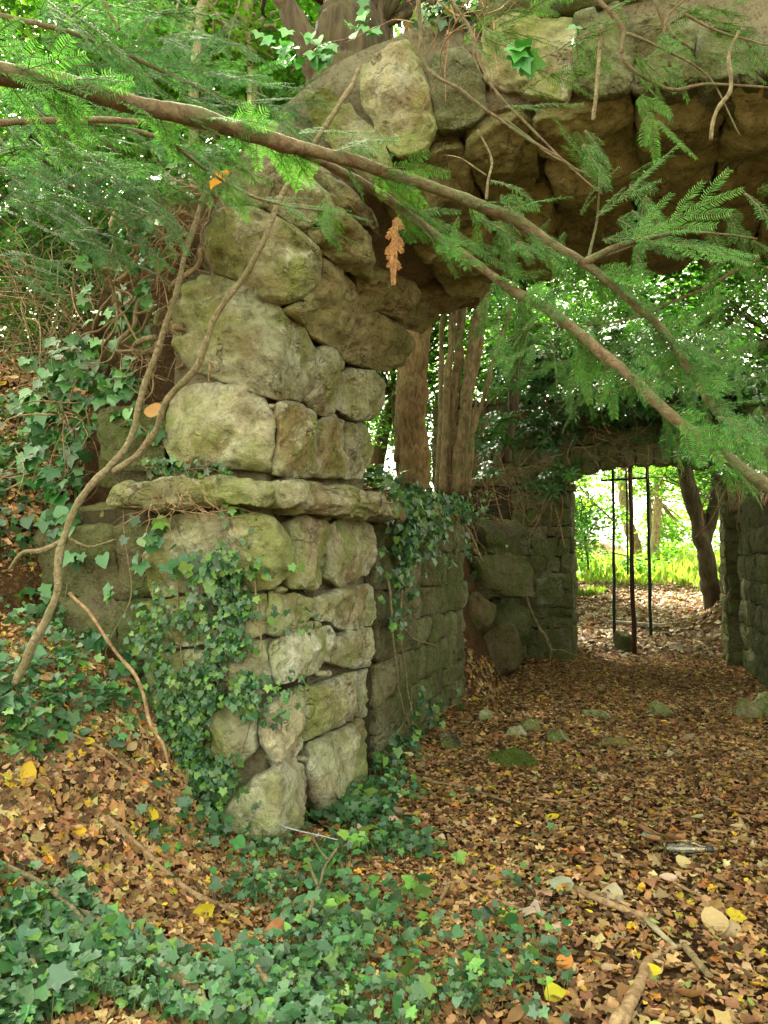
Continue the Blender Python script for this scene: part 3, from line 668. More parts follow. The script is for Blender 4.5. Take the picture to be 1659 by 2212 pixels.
# ------------------------------------------------------------ rusty gate remains, plank, bottle, barbed wire
def bar(acc, p0, p1, r, seed=0, wob=0): v, f = tube([p0, (np.array(p0)+p1)/2, p1], r, r, 8, 6, .05, seed, wob); acc.add(v, f)
g = empty('iron_gate', P(1365, 1380, 12.6), 'remains of an iron gate: tall thin bars with a top rail in far gateway', 'gate')
for k, (x0, y0, x1, y1, d, m_, r_) in enumerate([(1324, 1005, 1328, 1372, 13.3, M_IRON_GREEN, .026), (1398, 1000, 1406, 1372, 13.3, M_IRON_GREEN, .028), (1361, 1005, 1370, 1412, 12.3, M_IRON_RUST, .036), (1352, 1010, 1357, 1240, 13.4, M_IRON_GREEN, .016)]):
    a = Acc(); bar(a, P(x0, y0, d), P(x1, y1, d), r_, k, .01); a.build('bar', m_, g, label='rust brown bar' if k == 2 else None)
a = Acc(); bar(a, P(1298, 1038, 13.3), P(1402, 1032, 13.3), .02, 9); a.build('rail', M_IRON_GREEN, g)
a = Acc(); v, f = box(-.075, .075, -.62, .62, 0, .035, 8, .004); c_, s_ = math.cos(.95), math.sin(.95)
v = np.stack([v[:, 0]*c_-v[:, 1]*s_, v[:, 0]*s_+v[:, 1]*c_, v[:, 2]], 1); pc = P(1372, 1350, 14.6); pc[2] = float(terrain(pc[0], pc[1]))+.06
a.add(v+pc, f); a.build('plank', M_PLANK, smooth=False, label='weathered grey plank lying on leaves behind the rusty bar', cat='plank')

def on_ground(x, y, lift=0.):
    r_ = ray(x, y); t = np.linspace(.8, 45, 6000); q = CAM+r_*t[:, None]; k = np.argmax(q[:, 2] < terrain(q[:, 0], q[:, 1])); p = q[k].copy(); p[2] = float(terrain(p[0], p[1]))+lift; return p
pb = on_ground(1435, 1862); pe = on_ground(1528, 1862); ax = norm(pe-pb); ax[2] = -.02
bt = empty('bottle', pb, 'clear glass bottle with dark cap lying on the brown leaf litter', 'bottle')
def lathe(prof, p0, axis_, sides=28):
    axis_ = norm(np.asarray(axis_, float)); n1 = norm(np.cross(axis_, [0, 0, 1.])); n2 = np.cross(axis_, n1)
    a = np.linspace(0, 2*PI, sides, endpoint=False); v = np.array([p0+axis_*h+(n1*np.cos(t)+n2*np.sin(t))*r for h, r in prof for t in a])
    i, j = np.meshgrid(np.arange(sides), np.arange(len(prof)-1)); i2 = (i+1) % sides
    return v, np.stack([j*sides+i, j*sides+i2, (j+1)*sides+i2, (j+1)*sides+i], -1).reshape(-1, 4)
pb2 = pb+np.array([0, 0, .07])
v, f = lathe([(.004, .001), (.0, .03), (.006, .040), (.14, .041), (.165, .036), (.19, .02), (.215, .0155), (.235, .0155), (.235, .013), (.215, .013), (.188, .0175), (.163, .0335), (.14, .0385), (.01, .0375), (.008, .001)], pb2, ax)
a = Acc(); a.add(v, f); a.build('glass_body', M_GLASS, bt)
v, f = lathe([(.228, .001), (.228, .0185), (.262, .0185), (.264, .001)], pb2, ax); a = Acc(); a.add(v, f); a.build('cap', M_CAP, bt)

# barbed wire at the foot of the pier
wp = [on_ground(x, y, .10) for x, y in [(525, 1842), (560, 1836), (600, 1852), (640, 1860), (690, 1862), (735, 1866)]]
wp = np.array(wp); wp[:, 2] = np.linspace(.22, .13, 6)
bw = empty('barbed_wire', wp[0], 'strand of galvanised barbed wire hanging across the foot of the bright pier', 'wire')
a = Acc(); v, f = tube(wp, .0028, .0028, 5, 10, 0); a.add(v, f); v, f = tube(wp+np.array([0, 0, .004]), .0022, .0022, 5, 10, 0, wob=.002); a.add(v, f); a.build('strand', M_WIRE, bw)
sp_ = smoothpath(wp, 10)
for k in range(4, len(sp_), 7):
    a = Acc()
    for q in range(2):
        d_ = norm(R.normal(size=3))*.016; v, f = tube([sp_[k]-d_, sp_[k]+.001, sp_[k]+d_], .0016, .0012, 4, 3, 0); a.add(v, f)
    a.build('barb', M_WIRE, bw)

# ------------------------------------------------------------ leaf shapes
def fan(outline, c, zf):
    o = np.array(outline, float); v = np.vstack([[c], o]); v = np.column_stack([v, [zf(x, y) for x, y in v]])
    n = len(o); i = np.arange(n); return v, np.stack([0*i, 1+i, 1+(i+1) % n], 1)
half = [(.27, -.1), (.50, .0), (.41, .27), (.60, .54), (.30, .64)]
IVY_V, IVY_F = fan([(0, .08)]+half+[(0, 1.06)]+[(-x, y) for x, y in half[::-1]], (0, .40), lambda x, y: .30*abs(x)-.22*max(0, y-.4)**1-.12*(abs(x) > .45))
IVY2_V, IVY2_F = fan([(0, .06), (.3, -.08), (.5, .1), (.46, .45), (.2, .8), (0, 1.0), (-.2, .8), (-.46, .45), (-.5, .1), (-.3, -.08)], (0, .4), lambda x, y: .2*abs(x)-.12*max(0, y-.4))
def litter_t(wid, fold, curl, twist=0., ny=5, teeth=0.):
    t = np.linspace(0, 1, ny); v = []
    for k, y in enumerate(t):
        wv = wid*math.sin(PI*min(max(y*.92+.05, 0), 1))**.75*(1+teeth*((k % 2)-.5))
        for sx in (-1, 0, 1): 
            z_ = fold*abs(sx)*wv+curl*(y-.5)**2*1.6+twist*sx*wv*(y-.5)
            v.append((sx*wv, y-.5, z_))
    f = []
    for k in range(ny-1):
        for q in range(2): a_ = k*3+q; f.append((a_, a_+1, a_+4, a_+3))
    return np.array(v), np.array(f)
LT = [litter_t(.3, .3, .25), litter_t(.36, -.5, -.2, .8), litter_t(.26, .9, .5, -.5), litter_t(.4, .1, -.35, 1.2), litter_t(.22, -.2, .6, 1.), litter_t(.33, .6, .1, -1.2, 6, .5)]
tv_, tf_ = IVY_V*np.array([1, .95, 1])-np.array([0, .45, 0]), IVY_F
LT3 = []
for q in range(3):
    v_ = tv_.copy(); v_[:, 2] = .16*np.sin(np.arange(len(v_))*(2.1+q)+q)+.25*v_[:, 0]**2; v_[:, :2] *= (1+.25*np.sin(np.arange(len(v_))*(1.3+q))[:, None]); LT3.append((v_, tf_))
LEAF_V, LEAF_F = litter_t(.3, .35, -.25, 0, 3)
LEAF_V = LEAF_V+np.array([0, .5, 0])

# leaf litter
def litter(nm, n, boxr, size, cols, wts, seed, lift=(.0, .03), tilt=.5, kind='stuff', keep=None, **kw):
    x = R.uniform(boxr[0], boxr[1], n); y = R.uniform(boxr[2], boxr[3], n)
    z = terrain(x, y); p = np.stack([x, y, z], 1)
    gx_ = (terrain(x+.05, y)-terrain(x-.05, y))/.1; gy_ = (terrain(x, y+.05)-terrain(x, y-.05))/.1
    gl = np.where(x < -3.4, 9, 3); ok = (np.abs(gx_) < gl) & (np.abs(gy_) < gl)
    px, py, dd = project(p); ok &= (dd > .3) & (px > -900) & (px < 2600) & (py < 4200)
    ok &= ~((y > 3.8) & (y < 5.8) & (x < -1.9) & (x > -3.62))
    if keep is not None: ok &= keep(p, px, py)
    p = p[ok]; gx_ = gx_[ok]; gy_ = gy_[ok]; m = len(p)
    p[:, 2] += R.uniform(*lift, m)+.004
    Z = norm(np.stack([-gx_, -gy_, np.ones(m)], 1))+R.normal(size=(m, 3))*tilt*.6
    X, Y, Z = frames(Z); sz = R.uniform(*size, m)
    cl = pal(cols, m, .38, wts); acc = Acc(); TT_ = LT+LT3; which = R.randint(0, len(TT_), m)
    for q in range(len(TT_)):
        s_ = which == q
        v, f, c = scatter(TT_[q][0], TT_[q][1], p[s_], X[s_], Y[s_], Z[s_], sz[s_], cl[s_]); acc.add(v, f, c)
    return acc
BR = [(.31, .165, .08), (.22, .11, .055), (.42, .25, .13), (.1, .055, .032), (.46, .29, .14), (.56, .4, .21), (.6, .42, .04), (.5, .2, .04), (.36, .38, .12)]
WT = [.24, .18, .17, .13, .12, .08, .035, .025, .02]
BR = [tuple(min(1, q_*1.14) for q_ in c_) for c_ in BR]
A = litter('a', 115000, (-6.5, 4.5, -.4, 6.5), (.022, .056), BR, WT, 1, tilt=.42)
A2 = litter('b', 50000, (-2.4, 3.2, 6, 13.5), (.035, .07), BR, WT, 2, tilt=.35)
A6 = litter('f', 40000, (-4.8, -.6, .8, 4.2), (.022, .055), BR, WT, 8, tilt=.45)
A5 = litter('e', 700, (-3, 3.5, .9, 7), (.07, .11), [(.5, .34, .2), (.6, .47, .32), (.4, .22, .1), (.3, .15, .07)], None, 9, lift=(.01, .04))
A3 = litter('c', 16000, (-4, 5, 13.4, 26), (.08, .14), [(.3, .2, .12), (.42, .3, .2), (.2, .12, .07), (.5, .42, .32)], None, 3)
A4 = litter('d', 16000, (-9, -1.9, 4.6, 14), (.06, .11), BR, WT, 4, lift=(0, .06))
B = Acc()
for q in (A, A2, A3, A4, A5, A6):
    B.v += q.v; B.c += q.c
    for kk, arr in q.f.items(): B.f.setdefault(kk, []).extend([a_+B.n for a_ in arr])
    B.n += q.n
B.build('leaf_litter', M_LITTER, kind='stuff', label='brown and yellow fallen leaves covering the ground', cat='leaf litter')

# a few large leaves that can be told apart
def big_leaf(x, y, size, colr, label, t=0, d=None, tilt=(0, 0, 1), yaw=0., lobed=False, grp='large leaves lying on the litter'):
    size *= .8 if d is None else 1; colr = tuple(.85*q_ for q_ in colr)
    p = on_ground(x, y, .035) if d is None else P(x, y, d)
    v0, f0 = (IVY_V, IVY_F) if lobed else LT[t]
    if lobed: v0 = v0*np.array([1.0, .95, 1.5])-np.array([0, .4, 0]); v0[:, 2] += .11*np.sin(np.arange(len(v0))*2.4+x)
    else: v0 = v0*np.array([1.25, 1, 1])
    X, Y, Z = frames(np.array([tilt], float), np.array([yaw])); v, f, c = scatter(v0, f0, p[None], X, Y, Z, np.array([size]), np.array([colr]))
    build('fallen_leaf', v, f, M_LITTER, None, c, label=label, cat='leaf', group=grp)
YEL = (.8, .6, .03); ORG = (.75, .28, .04); TAN = (.6, .45, .26); PL = (.5, .5, .36)
for a_ in [
 (1412, 1818, .17, (.36, .42, .3), 'pale grey green leaf lying just left of the bottle', 3, None, (0, 0, 1), .3, False),
 (1318, 1945, .17, (.6, .5, .36), 'large pale curled leaf on the litter below the bottle', 1, None, (-.2, -.6, 1), 1.3, False),
 (1212, 1925, .16, (.46, .48, .36), 'pale grey green leaf beside the ivy, left of the curled pale leaf', 3, None, (.2, -.4, 1), 1.9, False),
 (1195, 1778, .10, YEL, 'single yellow leaf on the litter right of the ivy patch', 0, None, (0, -.3, 1), .4, False),
 (1098, 2000, .10, YEL, 'bright yellow lobed leaf among the ivy at the bottom centre', 0, None, (0, -.5, 1), .9, True),
 (1545, 2012, .19, (.68, .5, .27), 'long tan leaf lying at the bottom right', 0, None, (0, -.3, 1), -1.3, False),
 (1592, 1998, .10, (.78, .6, .05), 'yellow leaf right beside the long tan leaf', 1, None, (0, -.4, 1), .3, True),
 (1220, 2100, .11, (.75, .3, .08), 'orange leaf lying in the bottom centre litter', 0, None, (0, -.5, 1), 1.2, False),
 (1408, 2118, .09, YEL, 'yellow leaf below the orange leaf, near the thick curved root', 0, None, (0, -.5, 1), .2, False),
 (1200, 2165, .10, (.66, .6, .04), 'yellow leaf at the very bottom centre', 3, None, (0, -.4, 1), .5, False),
 (1478, 1880, .12, (.72, .55, .28), 'tan leaf leaning on the near side of the bottle', 0, None, (0, -.5, 1), -.9, False),
 (190, 1620, .08, YEL, 'yellow leaf on the bare bank left of the pier', 0, None, (.4, -.5, .8), .4, False),
 (115, 1420, .1, (.8, .55, .03), 'yellow leaf standing in the litter under the left wall', 1, None, (.3, -.8, .5), 1.2, False),
 (170, 1815, .08, (.8, .5, .03), 'amber leaf on the bank among the ivy at the left', 1, None, (.4, -.6, .7), .7, False),
 (325, 1778, .1, YEL, 'pale yellow leaf where the bank meets the foot of the ivy wall', 3, None, (.2, -.6, .7), .1, False),
 (355, 1850, .15, (.5, .24, .07), 'large curled copper leaf below the ivy covered foot of the pier', 1, None, (.3, -.7, .7), 1., False),
 (440, 1990, .15, (.75, .6, .04), 'tall crumpled yellow leaf standing in the ivy at the lower left', 2, None, (.3, -.9, .3), 1.5, False),
 (50, 1688, .16, (.8, .5, .05), 'large amber leaf at the left edge of the bank', 1, None, (.5, -.6, .6), 2., False),
]: big_leaf(*a_)
big_leaf(476, 392, .115, (.85, .4, .03), 'bright orange leaf caught on a twig above the rounded boulder', 5, 3.5, (-.1, -1, .3), 1.2, False, 'leaves caught above the ground')
big_leaf(335, 888, .12, (.55, .3, .12), 'brown curled leaf caught where the two vines meet', 0, 3.9, (-.1, -1, .4), 0., False, 'leaves caught above the ground')

# ------------------------------------------------------------ ivy ground cover
def ivy_mask(px, py):
    """how thick the ivy grows, judged over the ground seen from the path"""
    m = np.zeros_like(px)
    m = np.maximum(m, sstep(1960, 2060, py)*(1-sstep(880, 1290, px+.0*(2212-py))))
    m = np.maximum(m, sstep(1770, 1860, py)*(1-sstep(300, 420, px)))
    m = np.maximum(m, .6*np.exp(-(((px-560)/120)**2+((py-1930)/60)**2)**1.5))
    m = np.maximum(m, .9*np.exp(-(((px-740)/170)**2+((py-1830)/110)**2)**1.5))
    m = np.maximum(m, .85*np.exp(-(((px-900)/190)**2+((py-1900)/75)**2)**1.5))
    m = np.maximum(m, .9*np.exp(-(((px-460)/95)**2+((py-1680)/150)**2)**1.5))
    m = np.maximum(m, .5*np.exp(-(((px-90)/150)**2+((py-1790)/90)**2)**1.5))
    m = np.maximum(m, .8*np.exp(-(((px-110)/270)**2+((py-1590)/150)**2)**1.5))
    m = np.maximum(m, .8*np.exp(-(((px-60)/260)**2+((py-1060)/260)**2)**1.5))
    m = np.maximum(m, .5*np.exp(-(((px-850)/50)**2+((py-1650)/60)**2)**1.5))
    m = np.maximum(m, .5*np.exp(-(((px-150)/190)**2+((py-1770)/80)**2)**1.5))
    return m*(1-.85*np.exp(-(((px-640)/75)**2+((py-1815)/50)**2)**2))
n = 225000; x = R.uniform(-7, 2, n); y = R.uniform(.1, 7.2, n); z = terrain(x, y); p = np.stack([x, y, z], 1); px, py, dd = project(p)
pr = ivy_mask(px, py); cl = fbm(p, 2.4, 3, 44); pr = pr*np.clip(.5+1.5*cl+.2*pr, 0, 1)
ok = (R.uniform(0, 1, n) < pr*np.where((px < 760) & (py > 1900), .95, .62)) & (dd > .4) & ~((y > 3.9) & (x < -1.95) & (x > -3.6)) & (px > -900) & (py < 4200)
p = p[ok]; m = len(p); lift = R.uniform(.02, .13, m); root = p.copy(); p[:, 2] += lift
back = norm(CAM-p); Z = norm(np.array([0, 0, 1.])+back*.35+R.normal(size=(m, 3))*.52)
sz = R.gamma(2.2, .0085, m)+.014; sz = np.clip(sz, .016, .09); sz = np.where((p[:, 0] < -1.9) & (p[:, 1] > 1.9), np.minimum(sz*1.4, .1), sz); px, py, dd = project(p)
sz = np.where((px > 640) & (px < 1050) & (py < 1980), np.minimum(sz*1.35, .1), np.minimum(sz, .085))
IG = [(.04, .13, .05), (.06, .18, .065), (.03, .09, .035), (.12, .27, .05), (.09, .19, .11), (.16, .3, .06)]
cl = pal(IG, m, .4, [.24, .2, .17, .12, .21, .06])*1.1
X, Y, Z = frames(Z, R.uniform(0, 2*PI, m)); s_ = R.uniform(0, 1, m) < .72
ac = Acc(); v, f, c = scatter(IVY_V, IVY_F, p[s_], X[s_], Y[s_], Z[s_], sz[s_], cl[s_]); ac.add(v, f, c)
v, f, c = scatter(IVY2_V, IVY2_F, p[~s_], X[~s_], Y[~s_], Z[~s_], sz[~s_], cl[~s_]); ac.add(v, f, c)
# stalks
k3 = 3; a_ = np.stack([np.array([1, 0, 0]), np.array([-.5, .87, 0]), np.array([-.5, -.87, 0])])*.0014
off = R.normal(size=(m, 3))*.03; off[:, 2] = 0
sv = np.concatenate([(root+off)[:, None]+a_, p[:, None]+a_], 1).reshape(-1, 3); base = (np.arange(m)*6)[:, None, None]
sf = (np.array([[0, 1, 4, 3], [1, 2, 5, 4], [2, 0, 3, 5]])[None]+base).reshape(-1, 4); ac.add(sv, sf, (.2, .2, .07))
ac.build('ivy_ground_cover', M_IVY, kind='stuff', label='small dark green ivy leaves carpeting the ground', cat='ivy')

# ------------------------------------------------------------ climbing ivy and vines
def ivy_on(mask_pts, n, size, seed, dmax=.05, surf=near_surface, back=None, droop=.5, hang=.03):
    """leaves over stretched blobs (cx,cy,rx,ry) in the picture of the wall"""
    cx, cy, rx, ry, wt = np.array(mask_pts, float).T; q = R.choice(len(cx), n, p=wt/wt.sum())
    u = R.normal(size=(n, 2))*.5; uv = np.stack([cx[q]+u[:, 0]*rx[q], cy[q]+u[:, 1]*ry[q]], 1)
    pt, nm = surf(uv); cl_ = fbm(pt, 4.5, 3, 77); kp = cl_ > -.22; sel = np.where(kp)[0]; sel = sel[R.randint(0, len(sel), n)]; j_ = R.normal(size=(n, 3))*.02; pt = pt[sel]+j_; nm = nm[sel]; pt = pt+nm*(R.uniform(.06, .07+dmax, n)+.09*np.clip(cl_[sel]+.1, 0, 1))[:, None]
    Z = norm(nm+R.normal(size=(n, 3))*.55+np.array([0, 0, .45])); hint = np.array([0, 0, -1.])+R.normal(size=(n, 3))*droop
    X, Y, Z = frames(Z, Yhint=hint); sz = R.uniform(size[0], size[1], n)
    return pt, X, Y, Z, sz
def ivy_plant(label, blobs, n, size, stems, cols=IG, surf=near_surface, name='ivy_plant', r=.006, extra=None, stemmat=None):
    pt, X, Y, Z, sz = ivy_on(blobs, n, size, 0, surf=surf) 
    e = empty(name, pt[0], label, 'ivy')
    cl = pal(cols, n, .3); s_ = R.uniform(0, 1, n) < .8; a = Acc()
    v, f, c = scatter(IVY_V, IVY_F, pt[s_], X[s_], Y[s_], Z[s_], sz[s_], cl[s_]); a.add(v, f, c)
    v, f, c = scatter(IVY2_V, IVY2_F, pt[~s_], X[~s_], Y[~s_], Z[~s_], sz[~s_], cl[~s_]); a.add(v, f, c); a.build('leaves', M_IVY, e)
    a = Acc()
    for k, st in enumerate(stems):
        uv = np.array(st, float); p_, n_n = surf(uv); v, f = tube(p_+n_n*.06, r, r*.6, 6, 6, .15, k, .02); a.add(v, f)
    a.build('stems', stemmat or M_VINE, e); return e
ivy_plant('dense small leaved ivy covering the front of the bright pier below the ledge',
  [(450, 1500, 120, 150, 3), (540, 1330, 70, 90, 1.2), (470, 1640, 110, 110, 2.4), (570, 1440, 50, 160, 1.2), (400, 1370, 110, 100, 1), (500, 1240, 80, 80, .5), (380, 1560, 80, 120, .8), (570, 1610, 40, 80, .5)], 2500, (.02, .048),
  [[(500, 1080), (520, 1180), (500, 1320), (470, 1500), (430, 1660)], [(560, 1250), (580, 1400), (550, 1560), (480, 1740)], [(400, 1200), (390, 1350), (420, 1500)]])
ivy_plant('larger dark ivy leaves hanging below the left half of the ledge',
  [(400, 1160, 60, 35, 1), (440, 1250, 90, 60, 1), (330, 1130, 70, 60, .7), (480, 1180, 50, 50, .5), (290, 1260, 60, 80, .5), (235, 1390, 60, 60, .4)], 60, (.06, .105), [[(285, 1080), (288, 1180), (300, 1290), (250, 1380), (240, 1450)], [(350, 1090), (400, 1150), (440, 1240)]])
ivy_plant('fine ivy sprig creeping over the ledge and the stones above it',
  [(385, 1008, 35, 14, 1), (430, 965, 15, 60, .6), (440, 1015, 60, 12, .8), (500, 1040, 25, 40, .7), (520, 1090, 30, 40, .6), (560, 1150, 10, 30, .3)], 130, (.022, .05), [[(330, 1010), (400, 1015), (480, 1020), (500, 1060), (520, 1120), (530, 1200)], [(420, 1010), (435, 960), (440, 905)]], r=.003)
def leftbank(uv):           # a rough surface following the dirt bank left of the ring
    d = np.interp(uv[:, 0], [0, 250, 450, 600], [5.4, 4.9, 4.55, 4.5])-.35*sstep(950, 1500, uv[:, 1]); p_ = P(uv[:, 0], uv[:, 1], d)
    return p_, np.tile(norm(np.array([.15, -1, .2])), (len(uv), 1))
ivy_plant('bright ivy trailing down the root filled earth left of the arch',
  [(300, 500, 40, 60, .8), (350, 560, 40, 80, 1), (370, 430, 50, 40, .8), (320, 780, 30, 60, .8), (280, 720, 60, 50, .5), (330, 960, 50, 50, 1), (300, 690, 30, 60, .6), (260, 850, 60, 60, 1.2), (420, 380, 70, 40, 1), (230, 620, 50, 80, .8), (460, 350, 50, 30, .8), (200, 760, 60, 60, 1), (160, 900, 80, 50, 1)], 400, (.05, .11),
  [[(370, 420), (350, 520), (360, 600), (300, 690), (320, 800), (330, 960)], [(420, 440), (410, 540), (360, 610)]], cols=[(.05, .18, .05), (.07, .22, .07), (.1, .28, .06)], surf=leftbank, r=.005)
ivy_plant('ivy shoots rising from the leafy slope at the left edge',
  [(60, 1130, 70, 60, 1), (100, 960, 110, 50, 1), (170, 870, 80, 50, .8), (40, 1250, 60, 80, .8), (200, 1200, 50, 40, .4), (60, 1400, 60, 60, .4), (170, 800, 60, 50, .6), (215, 950, 40, 40, .5), (60, 1330, 90, 90, 1), (200, 1420, 80, 60, .7), (90, 1530, 90, 70, .8), (140, 1050, 90, 60, 1)], 420, (.05, .12),
  [[(40, 1470), (60, 1300), (60, 1150), (90, 1000)], [(150, 1300), (170, 1100), (200, 980), (180, 860)]], cols=[(.05, .18, .05), (.07, .22, .07), (.035, .12, .05)], surf=leftbank, r=.004)
def corr(uv):               # the left wall of the corridor
    d = ray(uv[:, 0], uv[:, 1]); t = -1.93/d[:, 0]; t = np.where((t < 0) | (t > 14), 14, t); return CAM+d*t[:, None], np.tile([1., -.3, 0], (len(uv), 1))
ivy_plant('dense dark ivy hanging over the top of the corridor wall behind the pier',
  [(850, 1090, 60, 40, 2), (900, 1130, 70, 50, 2), (850, 1200, 45, 80, 2), (970, 1090, 60, 30, .9), (830, 1300, 25, 70, .8), (960, 1190, 60, 30, .5)], 1000, (.04, .075),
  [[(860, 1180), (850, 1350), (870, 1500), (875, 1600)], [(825, 1250), (835, 1400), (870, 1560)], [(830, 1330), (870, 1370), (930, 1400)]], surf=corr, r=.012, stemmat=M_VINE)
ivy_plant('thin ivy at the foot of the corridor wall beside the pier', [(880, 1540, 40, 60, 1), (820, 1640, 30, 40, 1), (940, 1520, 30, 40, .5)], 90, (.05, .09), [[(800, 1600), (860, 1560), (880, 1480)]], surf=corr, r=.006)
# tuft of ivy by the trunk on the arch
def onarch(uv): p_ = P(uv[:, 0], uv[:, 1], np.full(len(uv), 4.3)); return p_, np.tile(norm(np.array([.1, -1, .1])), (len(uv), 1))
ivy_plant('ivy sprigs around the dark trunk on top of the arch', [(690, 110, 60, 40, 1), (780, 90, 40, 50, 1), (640, 150, 20, 20, .4), (700, 160, 40, 20, .5), (600, 60, 30, 40, .3)], 46, (.055, .095), [[(640, 170), (690, 120), (760, 100), (800, 60)], [(700, 165), (670, 150), (640, 172)]], cols=[(.08, .3, .09), (.1, .34, .08)], surf=onarch, r=.005)
ivy_plant('ivy and weeds on the shoulder of the arch beside the pale blocks', [(990, 50, 50, 40, 1), (930, 60, 30, 30, .7), (1080, 20, 60, 20, .8), (1200, 20, 80, 20, .8), (1400, 15, 90, 15, .8)], 130, (.035, .075), [[(920, 90), (980, 50), (1060, 30), (1200, 20), (1350, 20)]], surf=onarch, r=.004)
def topr(uv): p_ = P(uv[:, 0], uv[:, 1], np.full(len(uv), 3.3)); return p_, np.tile(norm(np.array([.1, -1, .1])), (len(uv), 1))
ivy_plant('broad bright ivy leaves hanging in front of the pitted pale block', [(1060, 145, 30, 20, 1), (1150, 165, 40, 30, 1), (1120, 60, 20, 15, .5), (1240, 130, 30, 30, .8), (1160, 190, 20, 15, .5)], 10, (.07, .11), [[(1040, 110), (1090, 130), (1140, 150), (1230, 110), (1300, 90)]], cols=[(.1, .34, .07), (.06, .24, .05)], surf=topr, r=.003)

def vine(label, pts, r0, r1, name='vine', side=(), mt=M_VINE, cat='vine', group=None, sides=9):
    p_ = np.array([P(x, y, d) for x, y, d in pts]); e = None
    v, f = tube(p_, r0, r1, sides, 10, .22, int(pts[0][0]), .012)
    if not side: return build(name, v, f, mt, label=label, cat=cat, group=group)
    e = empty(name, p_[-1], label, cat, group); build('stem', v, f, mt, e)
    for sd_ in side:
        q = np.array([P(x, y, d) for x, y, d in sd_[0]]); v, f = tube(q, sd_[1], sd_[1]*.5, 6, 8, .2, 3, .006); build('shoot', v, f, mt, e)
    return e
vine('thick bare vine snaking down from the arch to the lower left slope', [(452, 400, 4.2), (430, 480, 4.15), (400, 560, 4.1), (370, 680, 4.0), (315, 830, 3.95), (280, 950, 3.9), (240, 1010, 3.85), (185, 1070, 3.8), (140, 1150, 3.75), (122, 1210, 3.7), (118, 1300, 3.65), (75, 1390, 3.6), (28, 1480, 3.6)], .014, .021,
     side=[([(138, 1170, 3.75), (90, 1190, 3.75), (50, 1195, 3.8), (20, 1230, 3.8)], .014), ([(140, 1160, 3.75), (190, 1180, 3.8), (250, 1165, 3.85)], .008), ([(425, 490, 4.15), (437, 470, 4.1), (455, 430, 4.1)], .006)])
vine('long pale vine crossing the face of the voussoir boulders', [(775, 155, 3.95), (755, 200, 3.9), (715, 260, 3.8), (660, 350, 3.75), (605, 430, 3.72), (560, 530, 3.68), (520, 610, 3.68), (465, 690, 3.68), (425, 790, 3.68), (360, 868, 3.72), (335, 930, 3.78), (290, 985, 3.82), (245, 1020, 3.84)], .012, .017,
     side=[([(553, 525, 3.68), (540, 540, 3.64), (535, 528, 3.62), (548, 520, 3.6)], .004)])
vine('thin reddish stem running down the bank in front of the ivy', [(150, 1280, 3.7), (200, 1340, 3.65), (262, 1420, 3.6), (300, 1480, 3.55), (320, 1560, 3.5), (350, 1610, 3.45), (365, 1655, 3.45)], .009, .008, mt=M_STICK)

# roots in the earth left of the ring
e = empty('tree_roots', P(350, 700, 4.6), 'tangle of bare brown roots in the eroded earth left of the arch', 'roots')
for k in range(46):
    x0 = R.uniform(240, 470); y0 = R.uniform(360, 760); q = [(x0, y0)]
    for s_ in range(4): x0 += R.uniform(-55, 45); y0 += R.uniform(-20, 70); q.append((min(x0, 455), y0))
    d = R.uniform(4.38, 4.7); v, f = tube(np.array([P(a_, b_, d+R.uniform(-.08, .08)) for a_, b_ in q]), R.uniform(.005, .022), .003, 6, 7, .2, k, .03); build('root', v, f, M_VINE if k % 3 == 0 else M_BARK, e)

# ------------------------------------------------------------ sticks and roots on the ground
SK = 'dead sticks lying on the ground'
def stick(label, pts, r0, r1, mt=M_STICK, side=(), name='stick', lift=.035):
    p_ = np.array([on_ground(x, y, lift) for x, y in pts]); v, f = tube(p_, r0, r1, 8, 7, .25, int(pts[0][0]), .006)
    if not side: return build(name, v, f, mt, label=label, cat='stick', group=SK)
    e = empty(name, p_[0], label, 'stick', SK); build('stem', v, f, mt, e)
    for q in side: q = np.array([on_ground(x, y, lift+.02) for x, y in q]); v, f = tube(q, r1*.9, r1*.5, 6, 6, .2, 2, .004); build('twig', v, f, mt, e)
stick('thick curved root lying at the bottom right corner', [(1335, 2245), (1368, 2185), (1392, 2130), (1405, 2095), (1440, 2072), (1482, 2058)], .026, .012, M_STICK)
stick('mossy tipped short stick right of the thick curved root', [(1478, 2062), (1500, 2090), (1530, 2130)], .014, .012, M_BARK)
stick('long straight dead stem crossing the ivy at the lower left', [(230, 1780), (310, 1850), (380, 1920), (440, 1955), (500, 1982)], .012, .016, M_STICK)
stick('pale branch running through the ivy at the bottom left', [(0, 1915), (75, 1950), (150, 2010), (210, 2035), (285, 2090), (340, 2140), (420, 2200)], .009, .018, M_VINE, side=[[(110, 1985), (150, 2020), (185, 2060)]], lift=.09)
stick('upright leaning dead stick with a forked top below the pier', [(665, 2050), (685, 1985), (705, 1930), (735, 1880)], .008, .007, M_VINE, side=[[(685, 1985), (672, 1950), (665, 1915)], [(705, 1925), (690, 1900), (675, 1870)]], lift=.13)
stick('dark bent twig right of the forked dead stick', [(735, 1880), (745, 1930), (760, 1960), (800, 1985)], .01, .009, M_BARK, lift=.06)
stick('broken pale stick end at the bottom edge', [(415, 2172), (428, 2195), (440, 2235)], .02, .022, M_BARK_PALE, lift=.07)
stick('slanting brown twig in the ivy at the bottom centre', [(540, 2120), (565, 2165), (590, 2212)], .01, .01, M_STICK, lift=.09)
stick('half buried brown stick beside the curled pale leaf', [(1240, 1935), (1300, 1965), (1370, 1990), (1400, 2000)], .016, .018, M_STICK)
stick('forked brown stick in the litter below the right ivy', [(950, 1965), (975, 1925), (1020, 1930), (1080, 1965), (1130, 1985)], .012, .008, M_STICK)
